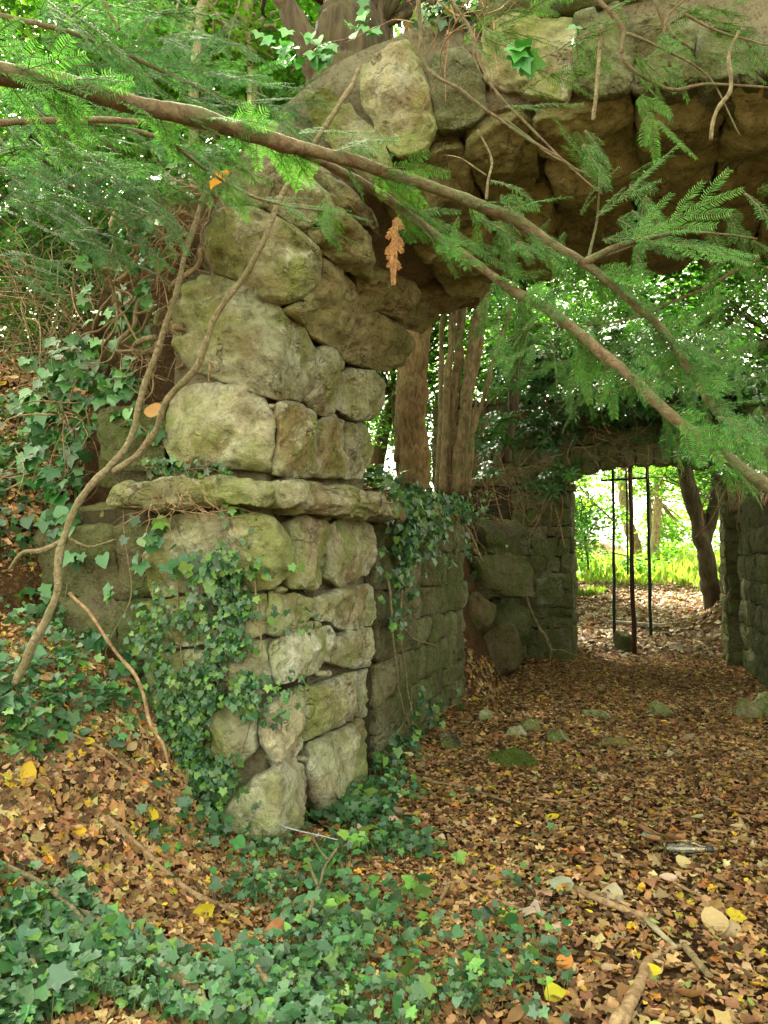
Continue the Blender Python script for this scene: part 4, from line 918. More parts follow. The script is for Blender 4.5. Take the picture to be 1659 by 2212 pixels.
stick('long thin twig lying below the mossy stone', [(1130, 1730), (1200, 1742), (1260, 1735), (1330, 1700)], .008, .005, M_STICK)
stick('thin grey twig running from the pier foot into the litter', [(790, 1600), (850, 1650), (900, 1690), (1000, 1712), (1100, 1745)], .012, .007, M_BARK)
stick('straight brown stick on the litter at the right', [(1430, 1900), (1470, 1930), (1520, 1955)], .01, .008, M_STICK)
stick('short peeled twig in the litter right of the centre', [(1395, 2010), (1430, 2040), (1460, 2070)], .011, .01, M_BARK_PALE)
stick('pale stick bent over at the lower left ivy edge', [(60, 2130), (75, 2170), (70, 2212)], .016, .014, M_VINE, lift=.08)
stick('thin stem lying across the bare bank left of the pier', [(120, 1590), (200, 1625), (300, 1690), (370, 1730)], .008, .01, M_STICK)
vine('branched dead stick leaning on the far gateway pier', [(1125, 1250, 11.9), (1150, 1330, 11.8), (1180, 1380, 11.6), (1190, 1410, 11.4)], .025, .03, 'stick', [([(1188, 1405, 11.4), (1215, 1405, 11.3), (1250, 1420, 11.1)], .018), ([(1190, 1400, 11.4), (1188, 1430, 11.2)], .016)], M_BARK, 'stick', SK)
vine('stick hanging out of the earth bank above the tumbled boulders', [(1000, 1130, 9.0), (1020, 1160, 8.95), (1040, 1215, 8.9)], .018, .012, 'stick', (), M_BARK, 'stick', SK)

# ------------------------------------------------------------ yew branches
def needles(acc, path, width, step, tipc, cols, flat, seed=0, nl=.03, nw=.0014, curl=.5):
    """two rows of needles along a path (k,3); flat = normal of the spray"""
    L = np.concatenate([[0], np.cumsum(np.linalg.norm(np.diff(path, axis=0), axis=1))]); n = max(4, int(L[-1]/step)); t = np.linspace(.02, 1, n)*L[-1]
    p = np.stack([np.interp(t, L, path[:, k]) for k in range(3)], 1); T = norm(np.gradient(p, axis=0))
    fl = norm(np.asarray(flat, float)); Sd = norm(np.cross(T, fl)); fl2 = np.cross(Sd, T)
    V = []; 
    for sgn in (-1, 1):
        m = len(p); ln = nl*width*(.55+.45*np.sin(PI*np.clip(t/L[-1]*.86+.12, 0, 1)))*R.uniform(.8, 1.15, m)
        d0 = norm(Sd*sgn+T*.45+fl2*R.normal(size=(m, 1))*.16); d1 = norm(d0+T*curl*.8-fl2*.25-np.array([0, 0, .25]))
        wv = norm(np.cross(d0, fl2))*nw*R.uniform(.8, 1.3, (m, 1))
        a0 = p; a1 = p+d0*ln[:, None]*.55; a2 = a1+d1*ln[:, None]*.45
        V.append(np.stack([a0-wv*.5, a0+wv*.5, a1-wv, a1+wv, a2-wv*.25, a2+wv*.25], 1))
    V = np.concatenate(V); m = len(V); base = (np.arange(m)*6)[:, None, None]
    f = (np.array([[0, 1, 3, 2], [2, 3, 5, 4]])[None]+base).reshape(-1, 4)
    c = np.repeat(pal(cols, m, .2), 6, 0); acc.add(V.reshape(-1, 3), f, c)
YG = [(.06, .17, .055), (.08, .22, .065), (.05, .13, .045), (.11, .27, .07)]
YL = [(.1, .28, .055), (.13, .33, .07), (.08, .23, .055)]
def frond(accn, acct, p0, d, length, flat, nside=5, cols=YG, droop=.25, width=1.0, step=.006, sub=.55, rtw=.0018, nl=.03, nw=.0014):
    """a yew spray: curved axis, needles on it and on its side shoots"""
    d = norm(np.asarray(d, float)); flat = norm(np.asarray(flat, float)-d*np.dot(flat, d)); n = 8; p = [np.asarray(p0, float)]; dd = d.copy()
    for k in range(n): dd = norm(dd+np.array([0, 0, -droop/n])+R.normal(size=3)*.05); p.append(p[-1]+dd*length/n)
    p = np.array(p); needles(accn, p, width, step, None, cols, flat, nl=nl, nw=nw); v, f = tube(p, rtw, rtw*.4, 4, 2, 0); acct.add(v, f)
    side = norm(np.cross(d, flat))
    for k in range(nside):
        t = .12+.7*k/max(nside, 1); b = p[int(t*n)]; sg = 1 if k % 2 else -1
        q = [b]; e_ = norm(side*sg*.8+d*.75+R.normal(size=3)*.08); ll = length*sub*(1-.5*t)*R.uniform(.8, 1.15)
        for j in range(5): e_ = norm(e_+d*.12+np.array([0, 0, -droop/5])); q.append(q[-1]+e_*ll/5)
        q = np.array(q); needles(accn, q, width*.9, step, None, cols, flat, nl=nl, nw=nw); v, f = tube(q, rtw*.7, rtw*.3, 4, 2, 0); acct.add(v, f)
def branch_px(pts): return np.array([P(x, y, d) for x, y, d in pts])
def along(path, n, t0=.0, t1=1.):
    L = np.concatenate([[0], np.cumsum(np.linalg.norm(np.diff(path, axis=0), axis=1))]); t = R.uniform(t0, t1, n)*L[-1]
    p = np.stack([np.interp(t, L, path[:, k]) for k in range(3)], 1); T = np.stack([np.interp(t+.02, L, path[:, k]) for k in range(3)], 1)-p; return p, norm(T)

yb = empty('yew_branch', P(0, 160, 2.0), 'thick red brown yew branch reaching across from the upper left, forking twice', 'branch')
main = smoothpath(branch_px([(-120, 120, 1.75), (0, 155, 1.85), (150, 185, 1.95), (300, 232, 2.05), (450, 258, 2.15), (600, 300, 2.25), (740, 340, 2.35), (830, 372, 2.4), (960, 415, 2.45), (1100, 475, 2.5), (1200, 535, 2.5), (1270, 572, 2.5), (1340, 625, 2.5), (1420, 700, 2.5), (1490, 800, 2.5), (1540, 880, 2.5), (1590, 950, 2.55)]), 8)
v, f = tube(main[::4], .029, .009, 12, 6, .18, 1, .006); build('main_branch', v, f, M_YEWBARK, yb)
low = smoothpath(branch_px([(600, 305, 2.27), (700, 352, 2.4), (800, 405, 2.5), (870, 452, 2.55), (960, 520, 2.55), (1030, 570, 2.5), (1100, 625, 2.45), (1200, 682, 2.4), (1310, 770, 2.35), (1410, 862, 2.3), (1500, 940, 2.25), (1600, 1010, 2.2), (1720, 1085, 2.15)]), 8)
v, f = tube(low[::4], .013, .017, 12, 6, .2, 2, .005); build('side_branch', v, f, M_YEWBARK, yb)
up_ = smoothpath(branch_px([(1262, 570, 2.5), (1320, 540, 2.45), (1380, 520, 2.4), (1450, 505, 2.3)]), 8)
v, f = tube(up_[::4], .014, .006, 8, 5, .2, 3, .004); build('side_branch', v, f, M_YEWBARK, yb)
upp = smoothpath(branch_px([(0, 265, 2.6), (130, 262, 2.7), (250, 275, 2.8), (370, 310, 3.0), (450, 370, 3.2), (560, 430, 3.3), (700, 455, 3.4)]), 8)
v, f = tube(upp[::4], .012, .005, 7, 5, .2, 5, .004); build('side_branch', v, f, M_YEWBARK, yb)
up2 = smoothpath(branch_px([(180, 262, 2.3), (330, 265, 2.3), (420, 275, 2.25), (470, 300, 2.2)]), 8)
v, f = tube(up2[::4], .010, .007, 7, 5, .2, 6, .004); build('side_branch', v, f, M_YEWBARK, yb)
an, at_ = Acc(), Acc()
def fr(x0, y0, x1, y1, d0, d1, cols=YG, nside=5, flat=None, width=1., droop=.2, step=.0062, sub=.55):
    a_, b_ = P(x0, y0, d0), P(x1, y1, d1); L = np.linalg.norm(b_-a_)
    if flat is None: flat = norm(norm(CAM-a_)*R.uniform(.4, 1)+np.array([0, 0, 1.])*R.uniform(.3, 1)+R.normal(size=3)*.2)
    frond(an, at_, a_, (b_-a_), L, flat, max(1, nside-2), cols, droop, width, step, sub)
# fronds that stand out in front of the vault
for q in [
 (1370, 520, 1590, 380, 2.3, 2.15, YL, 7), (1290, 470, 1480, 330, 2.4, 2.3, YG, 5), (1400, 520, 1640, 560, 2.3, 2.1, YL, 7), (1300, 520, 1650, 480, 2.45, 2.2, YG, 6),
 (1290, 390, 1200, 240, 2.5, 2.4, YG, 4), (1290, 400, 1230, 310, 2.5, 2.4, YG, 3), (1380, 210, 1430, 330, 2.6, 2.55, YL, 4), (1420, 260, 1500, 350, 2.7, 2.6, YL, 3),
 (1060, 390, 1170, 410, 2.4, 2.3, YG, 2), (1080, 430, 1160, 460, 2.6, 2.6, YG, 2), (1000, 520, 1130, 600, 2.6, 2.5, YG, 3), (900, 460, 1060, 520, 2.6, 2.5, YG, 3), (1090, 230, 1250, 250, 2.6, 2.5, YG, 3),
 (1180, 560, 1330, 700, 2.6, 2.6, YL, 5), (1270, 600, 1420, 640, 2.6, 2.6, YL, 5), (1350, 640, 1440, 800, 2.7, 2.6, YG, 4), (1240, 700, 1300, 860, 2.4, 2.45, YL, 5), (1300, 770, 1340, 900, 2.5, 2.5, YL, 4),
 (1490, 800, 1640, 720, 2.6, 2.4, YG, 5), (1530, 880, 1650, 850, 2.4, 2.2, YG, 5), (1590, 960, 1640, 870, 2.0, 1.9, YG, 4), (1430, 720, 1600, 640, 2.6, 2.4, YL, 5), (1450, 760, 1560, 840, 2.6, 2.4, YG, 4), (1550, 900, 1660, 960, 2.2, 2.0, YG, 5),
 (560, 430, 800, 470, 3.3, 3.2, YG, 5), (620, 450, 780, 510, 3.4, 3.2, YG, 4), (610, 350, 720, 400, 3.0, 3.0, YG, 3), (480, 380, 560, 440, 3.2, 3.2, YG, 3),
 (760, 320, 900, 390, 2.5, 2.4, YG, 4), (650, 290, 800, 260, 2.4, 2.5, YG, 4), (700, 430, 740, 520, 3.2, 3.1, YG, 4)]:
    fr(*q)
for path, n_, t0, t1 in ((main, 22, .02, .3), (main, 8, .3, .5), (main, 26, .55, .98), (low, 30, .2, .95), (upp, 14, .1, 1)):
    pp, TT = along(path, n_, t0, t1)
    for k in range(n_):
        side = norm(np.cross(TT[k], [0, 0, 1.]))*(1 if R.rand() < .5 else -1); d_ = norm(TT[k]*.8+side*R.uniform(.3, 1)+np.array([0, 0, R.uniform(-.5, .45)]))
        frond(an, at_, pp[k], d_, R.uniform(.12, .26), norm(np.array([0, 0, 1.])+R.normal(size=3)*.4+norm(CAM-pp[k])*.5), R.randint(2, 6), YG if R.rand() < .7 else YL, .3, 1, .0062)
at_.build('twigs', M_YEWBARK, yb); an.build('needles', M_YEW, yb)
def yew_cloud(name, label, blobs, n, length, cols=YG, step=.0085, cat='branch', nl=.032, nw=.0022, dirv=(1, .2, -.3), twigm=M_YEWBARK, limbs=(), droop=.3):
    """far and near yew boughs hanging into the picture; blobs = (x,y,rx,ry,d,w)"""
    b = np.array(blobs, float); q = R.choice(len(b), n, p=b[:, 5]/b[:, 5].sum()); an_, at2 = Acc(), Acc()
    e = empty(name, P(b[0, 0], b[0, 1], b[0, 4]), label, cat, None)
    for k in range(n):
        bb = b[q[k]]; u = R.normal(size=2)*.55; p0 = P(bb[0]+u[0]*bb[2], bb[1]+u[1]*bb[3], bb[4]*R.uniform(.88, 1.14))
        d_ = norm(np.array(dirv)+R.normal(size=3)*.45); frond(an_, at2, p0, d_, R.uniform(*length), norm(np.array([0, 0, 1.])+R.normal(size=3)*.35+norm(CAM-p0)*.45), R.randint(2, 5), cols, droop, 1.1, step, .5, .003, nl, nw)
    for k, l in enumerate(limbs):
        v, f = tube(branch_px(l[0]), l[1], l[1]*.4, 7, 7, .2, k, .01); build('limb', v, f, twigm, e)
    at2.build('twigs', twigm, e); an_.build('needles', M_YEW, e); return e
YD = [(.06, .16, .07), (.085, .21, .09), (.045, .12, .055)]
yew_cloud('yew_bough', 'soft blue green yew bough filling the upper left corner', [(120, 60, 130, 70, 3.4, 1), (330, 110, 120, 70, 3.6, 1), (60, 200, 90, 60, 3.2, .8), (400, 200, 110, 40, 3.8, 1), (540, 235, 70, 30, 4.0, .5), (250, 20, 160, 50, 4, .8)], 120, (.25, .45), YD, .008, limbs=[([(-50, 20, 3.5), (120, 60, 3.5), (280, 120, 3.7), (450, 200, 3.8), (560, 230, 4)], .014), ([(210, -20, 3.2), (235, 30, 3.2), (255, 60, 3.2)], .012)])
yew_cloud('yew_bough', 'yew bough with drooping sprays below the main branch at the left', [(120, 330, 140, 50, 3.6, 1), (60, 430, 90, 60, 3.6, 1), (250, 400, 120, 50, 3.8, 1), (180, 500, 140, 50, 4.0, .8), (420, 340, 60, 30, 3.6, .4), (60, 560, 70, 60, 4.2, .5)], 100, (.22, .4), YD, .008, limbs=[([(-50, 300, 3.6), (80, 370, 3.7), (200, 430, 3.9), (300, 500, 4)], .012), ([(20, 400, 4.2), (120, 430, 4.2), (210, 500, 4.3)], .008)])
yew_cloud('yew_bough', 'leafy yew bough hanging in front of the far gateway top at the right', [(1150, 700, 90, 60, 4.6, 1), (1350, 700, 120, 70, 4.8, 1), (1550, 650, 100, 60, 4.6, 1), (1280, 800, 90, 50, 4.8, .8), (1480, 780, 100, 50, 4.6, .6), (1620, 740, 60, 60, 4.2, .6), (1200, 600, 120, 25, 4.6, .5), (1640, 900, 40, 50, 3.6, .3)], 90, (.2, .38), YG+YL, .0085, limbs=[([(1640, 560, 4.6), (1480, 640, 4.7), (1300, 700, 4.8), (1120, 700, 4.8)], .014), ([(1680, 730, 4.4), (1500, 790, 4.6), (1300, 850, 4.8)], .012)], dirv=(-.4, .1, -.6))
yew_cloud('yew_bough', 'thin yew twigs with sparse needles hanging in the upper right corner', [(1300, 60, 150, 60, 2.9, 1), (1480, 50, 120, 60, 3.0, 1), (1050, 60, 70, 40, 3.2, .5), (1400, 120, 120, 50, 3.0, .7), (1180, 150, 60, 40, 2.9, .3)], 34, (.12, .26), YG+YL, .007, nl=.026, nw=.0015,
   limbs=[([(905, -20, 2.8), (910, 80, 2.8), (925, 150, 2.8), (1000, 200, 2.75), (1090, 260, 2.7), (1250, 370, 2.6)], .009), ([(960, -10, 2.9), (1010, 60, 2.9), (1060, 180, 2.85), (1200, 330, 2.8), (1300, 420, 2.7)], .007), ([(1280, -10, 2.8), (1345, 60, 2.8), (1350, 130, 2.8), (1440, 190, 2.8), (1530, 180, 2.8), (1660, 190, 2.8)], .010), ([(1350, 70, 2.8), (1440, 110, 2.8), (1540, 170, 2.8), (1600, 290, 2.8)], .006), ([(1400, -20, 3), (1440, 60, 3), (1500, 110, 3)], .012), ([(1480, 30, 2.6), (1560, 70, 2.6), (1680, 105, 2.6)], .005), ([(1450, 140, 2.8), (1440, 40, 2.8), (1500, -20, 2.8)], .006)])
yew_cloud('yew_bough', 'fine drooping yew sprays before the vault at the right', [(1250, 300, 90, 60, 2.7, 1), (1420, 420, 100, 60, 2.7, 1.2), (1560, 470, 80, 70, 2.6, 1.2), (1150, 480, 90, 50, 2.8, 1), (1000, 460, 90, 40, 2.8, .7), (1330, 520, 90, 50, 2.7, 1), (1480, 260, 60, 60, 2.8, .4), (1620, 560, 50, 40, 2.6, .8)], 30, (.12, .24), YG, .0065, nl=.028, nw=.0014, dirv=(.5, .1, -.6), droop=.6,
  limbs=[([(1270, 570, 2.5), (1290, 480, 2.5), (1300, 380, 2.4)], .006), ([(1300, 550, 2.5), (1450, 500, 2.5), (1640, 520, 2.4)], .007), ([(1090, 260, 2.7), (1180, 330, 2.7), (1290, 390, 2.6)], .005)])
TW = 'dead twigs hanging in front of the vault'
vine('pale dead twig hanging straight down in front of the dark vault', [(1300, 60, 2.7), (1295, 120, 2.7), (1288, 190, 2.7), (1283, 262, 2.7)], .006, .007, 'twig', (), M_VINE, 'twig', TW)
vine('long kinked pale twig hanging at the upper right', [(1590, 70, 2.6), (1570, 120, 2.6), (1575, 190, 2.6), (1545, 240, 2.6), (1535, 305, 2.6)], .006, .007, 'twig', (), M_VINE, 'twig', TW)
vine('thin forked twig rising from the upper branch before the vault', [(1045, 430, 2.5), (1050, 390, 2.5), (1058, 340, 2.5), (1030, 280, 2.5)], .005, .003, 'twig', (([(1052, 380, 2.5), (1000, 345, 2.5), (960, 335, 2.5)], .003),), M_VINE, 'twig', TW)
an, at_ = Acc(), Acc(); e = empty('dead_frond', P(856, 470, 2.45), 'withered orange brown conifer frond hanging from the lower yew branch', 'frond')
frond(an, at_, P(854, 470, 2.45), P(858, 615, 2.45)-P(854, 470, 2.45), .215, norm(CAM-P(854, 470, 2.45)), 8, [(.34, .18, .08), (.42, .23, .1), (.25, .12, .05)], .1, .55, .004, .22)
at_.build('twigs', M_STICK, e); an.build('needles', M_LITTER, e)

# ------------------------------------------------------------ trees
def tree(name, label, base, stems, mt, crowns=(), leafc=None, leafsize=(.06, .1), nleaf=0, group=None, cat='tree', limbs=(), lm=None, whorl=False):
    """stems: (points, r0, r1); crowns: (centre, radii, weight)"""
    e = empty(name, base, label, cat, group)
    for k, (pts, r0, r1) in enumerate(stems):
        v, f = tube(pts, r0, r1, 18 if r0 > .1 else 9, 10, .16, k+int(abs(base[0])*10), .02); build('trunk' if k == 0 else 'stem', v, f, mt, e)
    if nleaf:
        C_ = np.array([c for c, _, _ in crowns], float); Rr = np.array([r for _, r, _ in crowns], float); W = np.array([w_ for _, _, w_ in crowns], float)
        ncl = max(6, nleaf//90); q = R.choice(len(C_), ncl, p=W/W.sum()); u = norm(R.normal(size=(ncl, 3)))*R.uniform(.15, 1, (ncl, 1))**(1/2.2); cc = C_[q]+u*Rr[q]
        w2 = R.randint(0, ncl, nleaf); sc = .11*Rr.mean()+.12; p = cc[w2]+R.normal(size=(nleaf, 3))*np.array([sc, sc, sc*.55])
        n = norm(np.array([0, 0, 1.])+R.normal(size=(nleaf, 3))*.55); X, Y, Z = frames(n); tint = pal(leafc, ncl, .25)[w2]*R.uniform(.8, 1.2, (nleaf, 1))
        sz = R.uniform(*leafsize, nleaf); v, f, c = scatter(LEAF_V, LEAF_F, p, X, Y, Z, sz, tint); build('crown', v, f, lm or M_LEAF, e, c)
        a = Acc(); tip = stems[0][0][-1] if len(stems) else base
        for k in range(0, ncl, max(1, ncl//40)):
            s0 = np.array(stems[k % len(stems)][0][-1 if k % 2 else -2]) if stems else np.array(base); v, f = tube([s0, (s0+cc[k])/2+R.normal(size=3)*.15, cc[k]], .03, .006, 5, 4, .1, k); a.add(v, f)
        a.build('limbs', mt, e)
    return e
LG = [(.07, .2, .03), (.1, .27, .04), (.05, .15, .03), (.14, .3, .04)]; LD = [(.03, .1, .025), (.045, .13, .03), (.06, .17, .035)]; LB = [(.16, .34, .04), (.22, .4, .05), (.12, .28, .04)]
def V3(*a): return np.array(a, float)
# trunk of the tree on the arch and its neighbours
b0 = P(745, 205, 5.1)
tree('beech_tree', 'dark grey trunk with a leaning side stem rooted on top of the near arch', b0, [([P(748, 240, 5.1), P(745, 180, 5.15), P(752, 80, 5.2), P(765, -40, 5.3), P(780, -300, 5.5), P(780, -600, 6)], .26, .16), ([P(690, 200, 5.05), P(665, 110, 5.0), P(625, 20, 5.0), P(590, -60, 5.0), P(560, -260, 5.1)], .085, .06), ([P(830, 190, 5.2), P(820, 60, 5.25), P(812, -60, 5.3)], .07, .06)], M_BARK_DARK,
     [(V3(-2, 6.5, 9.2), V3(3.6, 3.6, 1.8), 1), (V3(1.5, 7.5, 9.6), V3(3.6, 3.6, 1.6), 1)], LG, (.07, .12), 9000)
tree('sapling', 'pale bark stem standing right behind the dark trunk on the arch', P(838, 110, 5.7), [([P(836, 130, 5.7), P(838, 60, 5.7), P(842, -40, 5.7), P(850, -250, 5.8)], .05, .045)], M_BARK_PALE)
tree('sapling', 'slender pale straight stem in the leafy gap at the upper left', P(420, 260, 8), [([P(412, 430, 8), P(418, 260, 8), P(425, 120, 8), P(440, 0, 8), P(450, -150, 8.2)], .06, .05)], M_BARK_PALE, [(P(430, 60, 8.6), V3(1.4, 1.2, 1.3), 1)], LG, (.06, .1), 2500)
tree('sapling', 'pale mottled sapling stem between slender stem and dark trunk', P(540, 130, 8.5), [([P(545, 300, 8.5), P(542, 130, 8.5), P(535, 60, 8.5), P(530, -60, 8.5)], .055, .045)], M_BARK_PALE, [(P(560, 60, 9), V3(1.2, 1.2, 1.2), 1)], LG, (.06, .1), 2500)
# seen through the arch
tb = P(893, 1040, 8.2)
tree('oak_tree', 'stout ochre trunk with furrowed bark on the bank seen through the arch', tb, [([P(893, 1060, 8.2), P(893, 1000, 8.2), P(892, 900, 8.2), P(898, 750, 8.25), P(905, 600, 8.3), P(905, 300, 8.5), P(900, -50, 8.8)], .2, .13), ([P(862, 1000, 8.3), P(866, 850, 8.3), P(880, 700, 8.4)], .055, .05)], M_BARK_OCHRE, [(V3(-1.5, 9, 7.6), V3(3.6, 3, 1.6), 1)], LG, (.07, .12), 7000)
st = []
for k, (xb, xt, r_, d) in enumerate([(955, 985, .055, 9.3), (975, 1000, .07, 9.4), (985, 1040, .085, 9.3), (1000, 1052, .06, 9.5), (945, 960, .04, 9.6), (1010, 1110, .03, 9.2)]):
    st.append(([P(xb, 1065, d), P((xb*1.6+xt*.4)/2+(-8 if k % 2 else 4), 930, d), P((xb+xt)/2, 800, d), P(xt, 620, d+.1), P(xt+15, 300, d+.3)], r_, r_*.7))
tree('coppiced_tree', 'cluster of slender leaning stems right of the ochre trunk', P(985, 1060, 9.3), st, M_BARK, [(V3(-1.2, 11, 7.2), V3(3, 2.4, 1.4), 1)], LG, (.07, .12), 5000)
tree('sapling', 'thin dark stem standing in shade behind the coppiced stems', P(1100, 900, 11), [([P(1095, 1000, 11), P(1110, 850, 11), P(1125, 700, 11), P(1130, 500, 11)], .08, .06)], M_BARK_DARK)
# beyond the gateway
tree('ash_tree', 'curved pale trunk in the bright clearing seen between the gate bars', P(1376, 1240, 26), [([P(1380, 1245, 26), P(1372, 1180, 26), P(1352, 1120, 26), P(1345, 1050, 26), P(1340, 950, 26)], .2, .14)], M_BARK, [(P(1320, 980, 27), V3(3.2, 2.5, 1.3), 1)], LB, (.12, .2), 1800)
tree('ash_tree', 'pair of straight pale stems in the clearing right of the last bar', P(1412, 1245, 25), [([P(1410, 1250, 25), P(1415, 1180, 25), P(1422, 1080, 25), P(1428, 900, 25)], .17, .13), ([P(1400, 1240, 25.4), P(1404, 1150, 25.4), P(1402, 1060, 25.4)], .08, .07)], M_BARK, [(P(1450, 1060, 26), V3(1.5, 2, 2.0), 1), (P(1470, 1130, 27), V3(1.3, 2, 1.6), .7)], LB, (.12, .2), 3000)
tree('leaning_tree', 'dark forked leaning trunk on the mound behind the right gateway pier', P(1520, 1215, 15.5), [([P(1545, 1330, 15.5), P(1530, 1240, 15.5), P(1515, 1160, 15.5), P(1495, 1080, 15.5), P(1476, 1000, 15.5), P(1460, 900, 15.5)], .2, .12), ([P(1520, 1180, 15.5), P(1545, 1090, 15.5), P(1560, 1000, 15.5)], .14, .12)], M_BARK_DARK, [(P(1530, 850, 16), V3(2.4, 2, 1), 1)], LG, (.1, .16), 1500)
def bush(label, blobs, n, cols, size, name='bush', group='bushes in the clearing', lm=None):
    C_ = [(P(x, y, d), V3(*r), w_) for x, y, d, r, w_ in blobs]; base = C_[0][0]; g_ = float(terrain(base[0], base[1])); b_ = V3(base[0], base[1], g_)
    return tree(name, label, b_, [([b_, b_+V3(.1, 0, .5), (b_+C_[0][0])/2+V3(0, 0, .4), C_[0][0]], .04, .02)], M_BARK_DARK, C_, cols, size, n, group, 'bush', lm=lm)
bush('bright yellow green bush filling the left side of the gateway view', [(1262, 1130, 21, (1.2, 1.2, 1.1), 1), (1235, 1080, 22, (1.2, 1, 1.0), 1), (1245, 1200, 22, (.7, .7, .5), .5)], 3200, LB, (.1, .17))
bush('low bright herbs under the clearing trees behind the rusty bar', [(1380, 1225, 23, (1.6, 1, .35), 1), (1290, 1235, 23, (1.3, 1, .2), .6), (1460, 1230, 24, (1.4, 1, .5), .8)], 3800, LB, (.1, .17))
bush('green leafy branches hanging above the clearing at the right', [(1590, 1010, 19, (1.1, 1, 1), 1), (1480, 1060, 20, (1.3, 1, 1), 1), (1400, 1010, 21, (1.6, 1, .3), .6)], 3000, LG+LB, (.1, .16))

# rhododendron on the gateway wall: whorls of long leaves
WH_V = []; WH_F = []
for k in range(8):
    a_ = k*2*PI/8+.2; c_, s_ = math.cos(a_), math.sin(a_); lv, lf = litter_t(.16, .35, -.45, 0, 4); lv = lv+np.array([0, .58, 0]); lv[:, 2] += .12
    WH_F.append(lf+len(WH_V)*12); WH_V.append(np.stack([lv[:, 0]*c_-lv[:, 1]*s_, lv[:, 0]*s_+lv[:, 1]*c_, lv[:, 2]], 1))
WH_V = np.vstack(WH_V); WH_F = np.vstack(WH_F)
def rhodo(label, blobs, n, size, cols=LD, stems=30):
    b = np.array(blobs, float); q = R.choice(len(b), n, p=b[:, 5]/b[:, 5].sum()); u = R.normal(size=(n, 3))*.5
    p = P(b[q, 0]+u[:, 0]*b[q, 2], b[q, 1]+u[:, 1]*b[q, 3], b[q, 4]+u[:, 2]*.7); e = empty('rhododendron', p[0], label, 'shrub', 'rhododendrons by the gateway')
    Z = norm(V3(0, -.5, .8)+R.normal(size=(n, 3))*.5); X, Y, Z = frames(Z); v, f, c = scatter(WH_V, WH_F, p, X, Y, Z, R.uniform(*size, n), pal(cols, n, .3)); build('leaves', v, f, M_IVY, e, c)
    a = Acc()
    for k in range(stems):
        i = R.randint(n); s0 = p[i]; s1 = s0+V3(R.normal()*.4, .3+R.rand()*.3, -R.uniform(.3, .9)); v, f = tube([s0, (s0+s1)/2+R.normal(size=3)*.1, s1], .006, .014, 5, 5, .1, k); a.add(v, f)
    a.build('stems', M_STICK, e)
rhodo('rhododendron bush spreading over the top of the far gateway', [(1180, 800, 100, 70, 12.2, 1), (1300, 760, 120, 70, 12.4, 1), (1450, 760, 120, 70, 12.3, 1), (1350, 880, 150, 50, 12.4, 1), (1560, 850, 90, 80, 12, 1), (1180, 930, 80, 50, 12.6, .3), (1480, 940, 110, 30, 12.5, .6)], 900, (.12, .2))
rhodo('small rhododendron with pale leaf whorls left of the far gateway', [(1075, 930, 45, 70, 10.5, 1), (1040, 980, 40, 50, 10.2, .7), (1180, 1060, 60, 30, 12.2, .6), (1230, 1020, 40, 30, 12.2, .5), (1070, 830, 50, 40, 10.8, .6)], 75, (.12, .18), LD+[(.08, .2, .08)], 26)
rhodo('rhododendron sprays hanging by the right gateway pier', [(1590, 1020, 50, 25, 10, 1), (1540, 990, 60, 25, 10.5, .8), (1640, 930, 40, 40, 9, .6)], 36, (.13, .2), LD, 12)
# bare twig tangle under the rhododendron and on banks
def tangle(label, blobs, n, r, name='bramble', length=.5, mt=M_STICK, group='tangles of bare stems'):
    b = np.array(blobs, float); q = R.choice(len(b), n, p=b[:, 5]/b[:, 5].sum()); a = Acc()
    for k in range(n):
        bb = b[q[k]]; u = R.normal(size=3)*.5; p0 = P(bb[0]+u[0]*bb[2], bb[1]+u[1]*bb[3], bb[4]+u[2]*.5); dd = norm(R.normal(size=3)+V3(0, 0, .2)); pts = [p0]
        for j in range(4): dd = norm(dd+R.normal(size=3)*.35+V3(0, 0, -.12)); pts.append(pts[-1]+dd*length/4*R.uniform(.6, 1.4))
        v, f = tube(pts, r*R.uniform(.5, 1.4), r*.4, 4, 4, 0); a.add(v, f)
    return a.build(name, mt, label=label, cat='bramble', group=group)
tangle('dry twigs hanging over the top of the far gateway opening', [(1330, 960, 120, 40, 12.3, 1), (1250, 1000, 80, 40, 12.3, .6), (1450, 960, 100, 40, 12.2, .8), (1370, 1000, 60, 40, 12.5, .6)], 80, .007, length=.8)
tangle('arching dead bramble stems on the bank beside the stub wall', [(1080, 1060, 60, 50, 10.6, 1), (1020, 1080, 60, 40, 9.5, 1), (1130, 1100, 40, 50, 11, .6)], 60, .006, length=.7)
tangle('dense thicket of grey twigs behind the left bank', [(60, 650, 110, 90, 6.5, 1), (150, 760, 120, 80, 6.8, 1), (60, 820, 90, 60, 6.5, .7), (200, 640, 60, 80, 7, .6)], 260, .006, length=1.1, mt=M_BARK)
tangle('leafless stems and rootlets hanging from the dirt left of the arch', [(440, 400, 60, 40, 4.25, 1), (400, 500, 40, 60, 4.3, 1), (350, 600, 50, 60, 4.4, .8), (300, 800, 40, 60, 4.5, .6), (640, 1090, 60, 10, 4.0, 0)], 110, .003, length=.4)
tangle('dry stems and soil debris on the shoulder of the arch above the pale block', [(985, 60, 70, 40, 3.95, 1), (900, 60, 50, 30, 4.3, .6), (1050, 20, 50, 30, 3.9, .6)], 45, .004, length=.4)
tangle('thin rootlets hanging beneath the impost ledge', [(370, 1095, 70, 10, 4.02, 1), (480, 1110, 40, 20, 4.02, .6)], 40, .0025, length=.35)
tangle('litter of fine dead stems over the litter at the left slope', [(60, 1030, 80, 60, 5.2, 1), (160, 900, 60, 40, 5.0, 1)], 60, .005, length=.6)

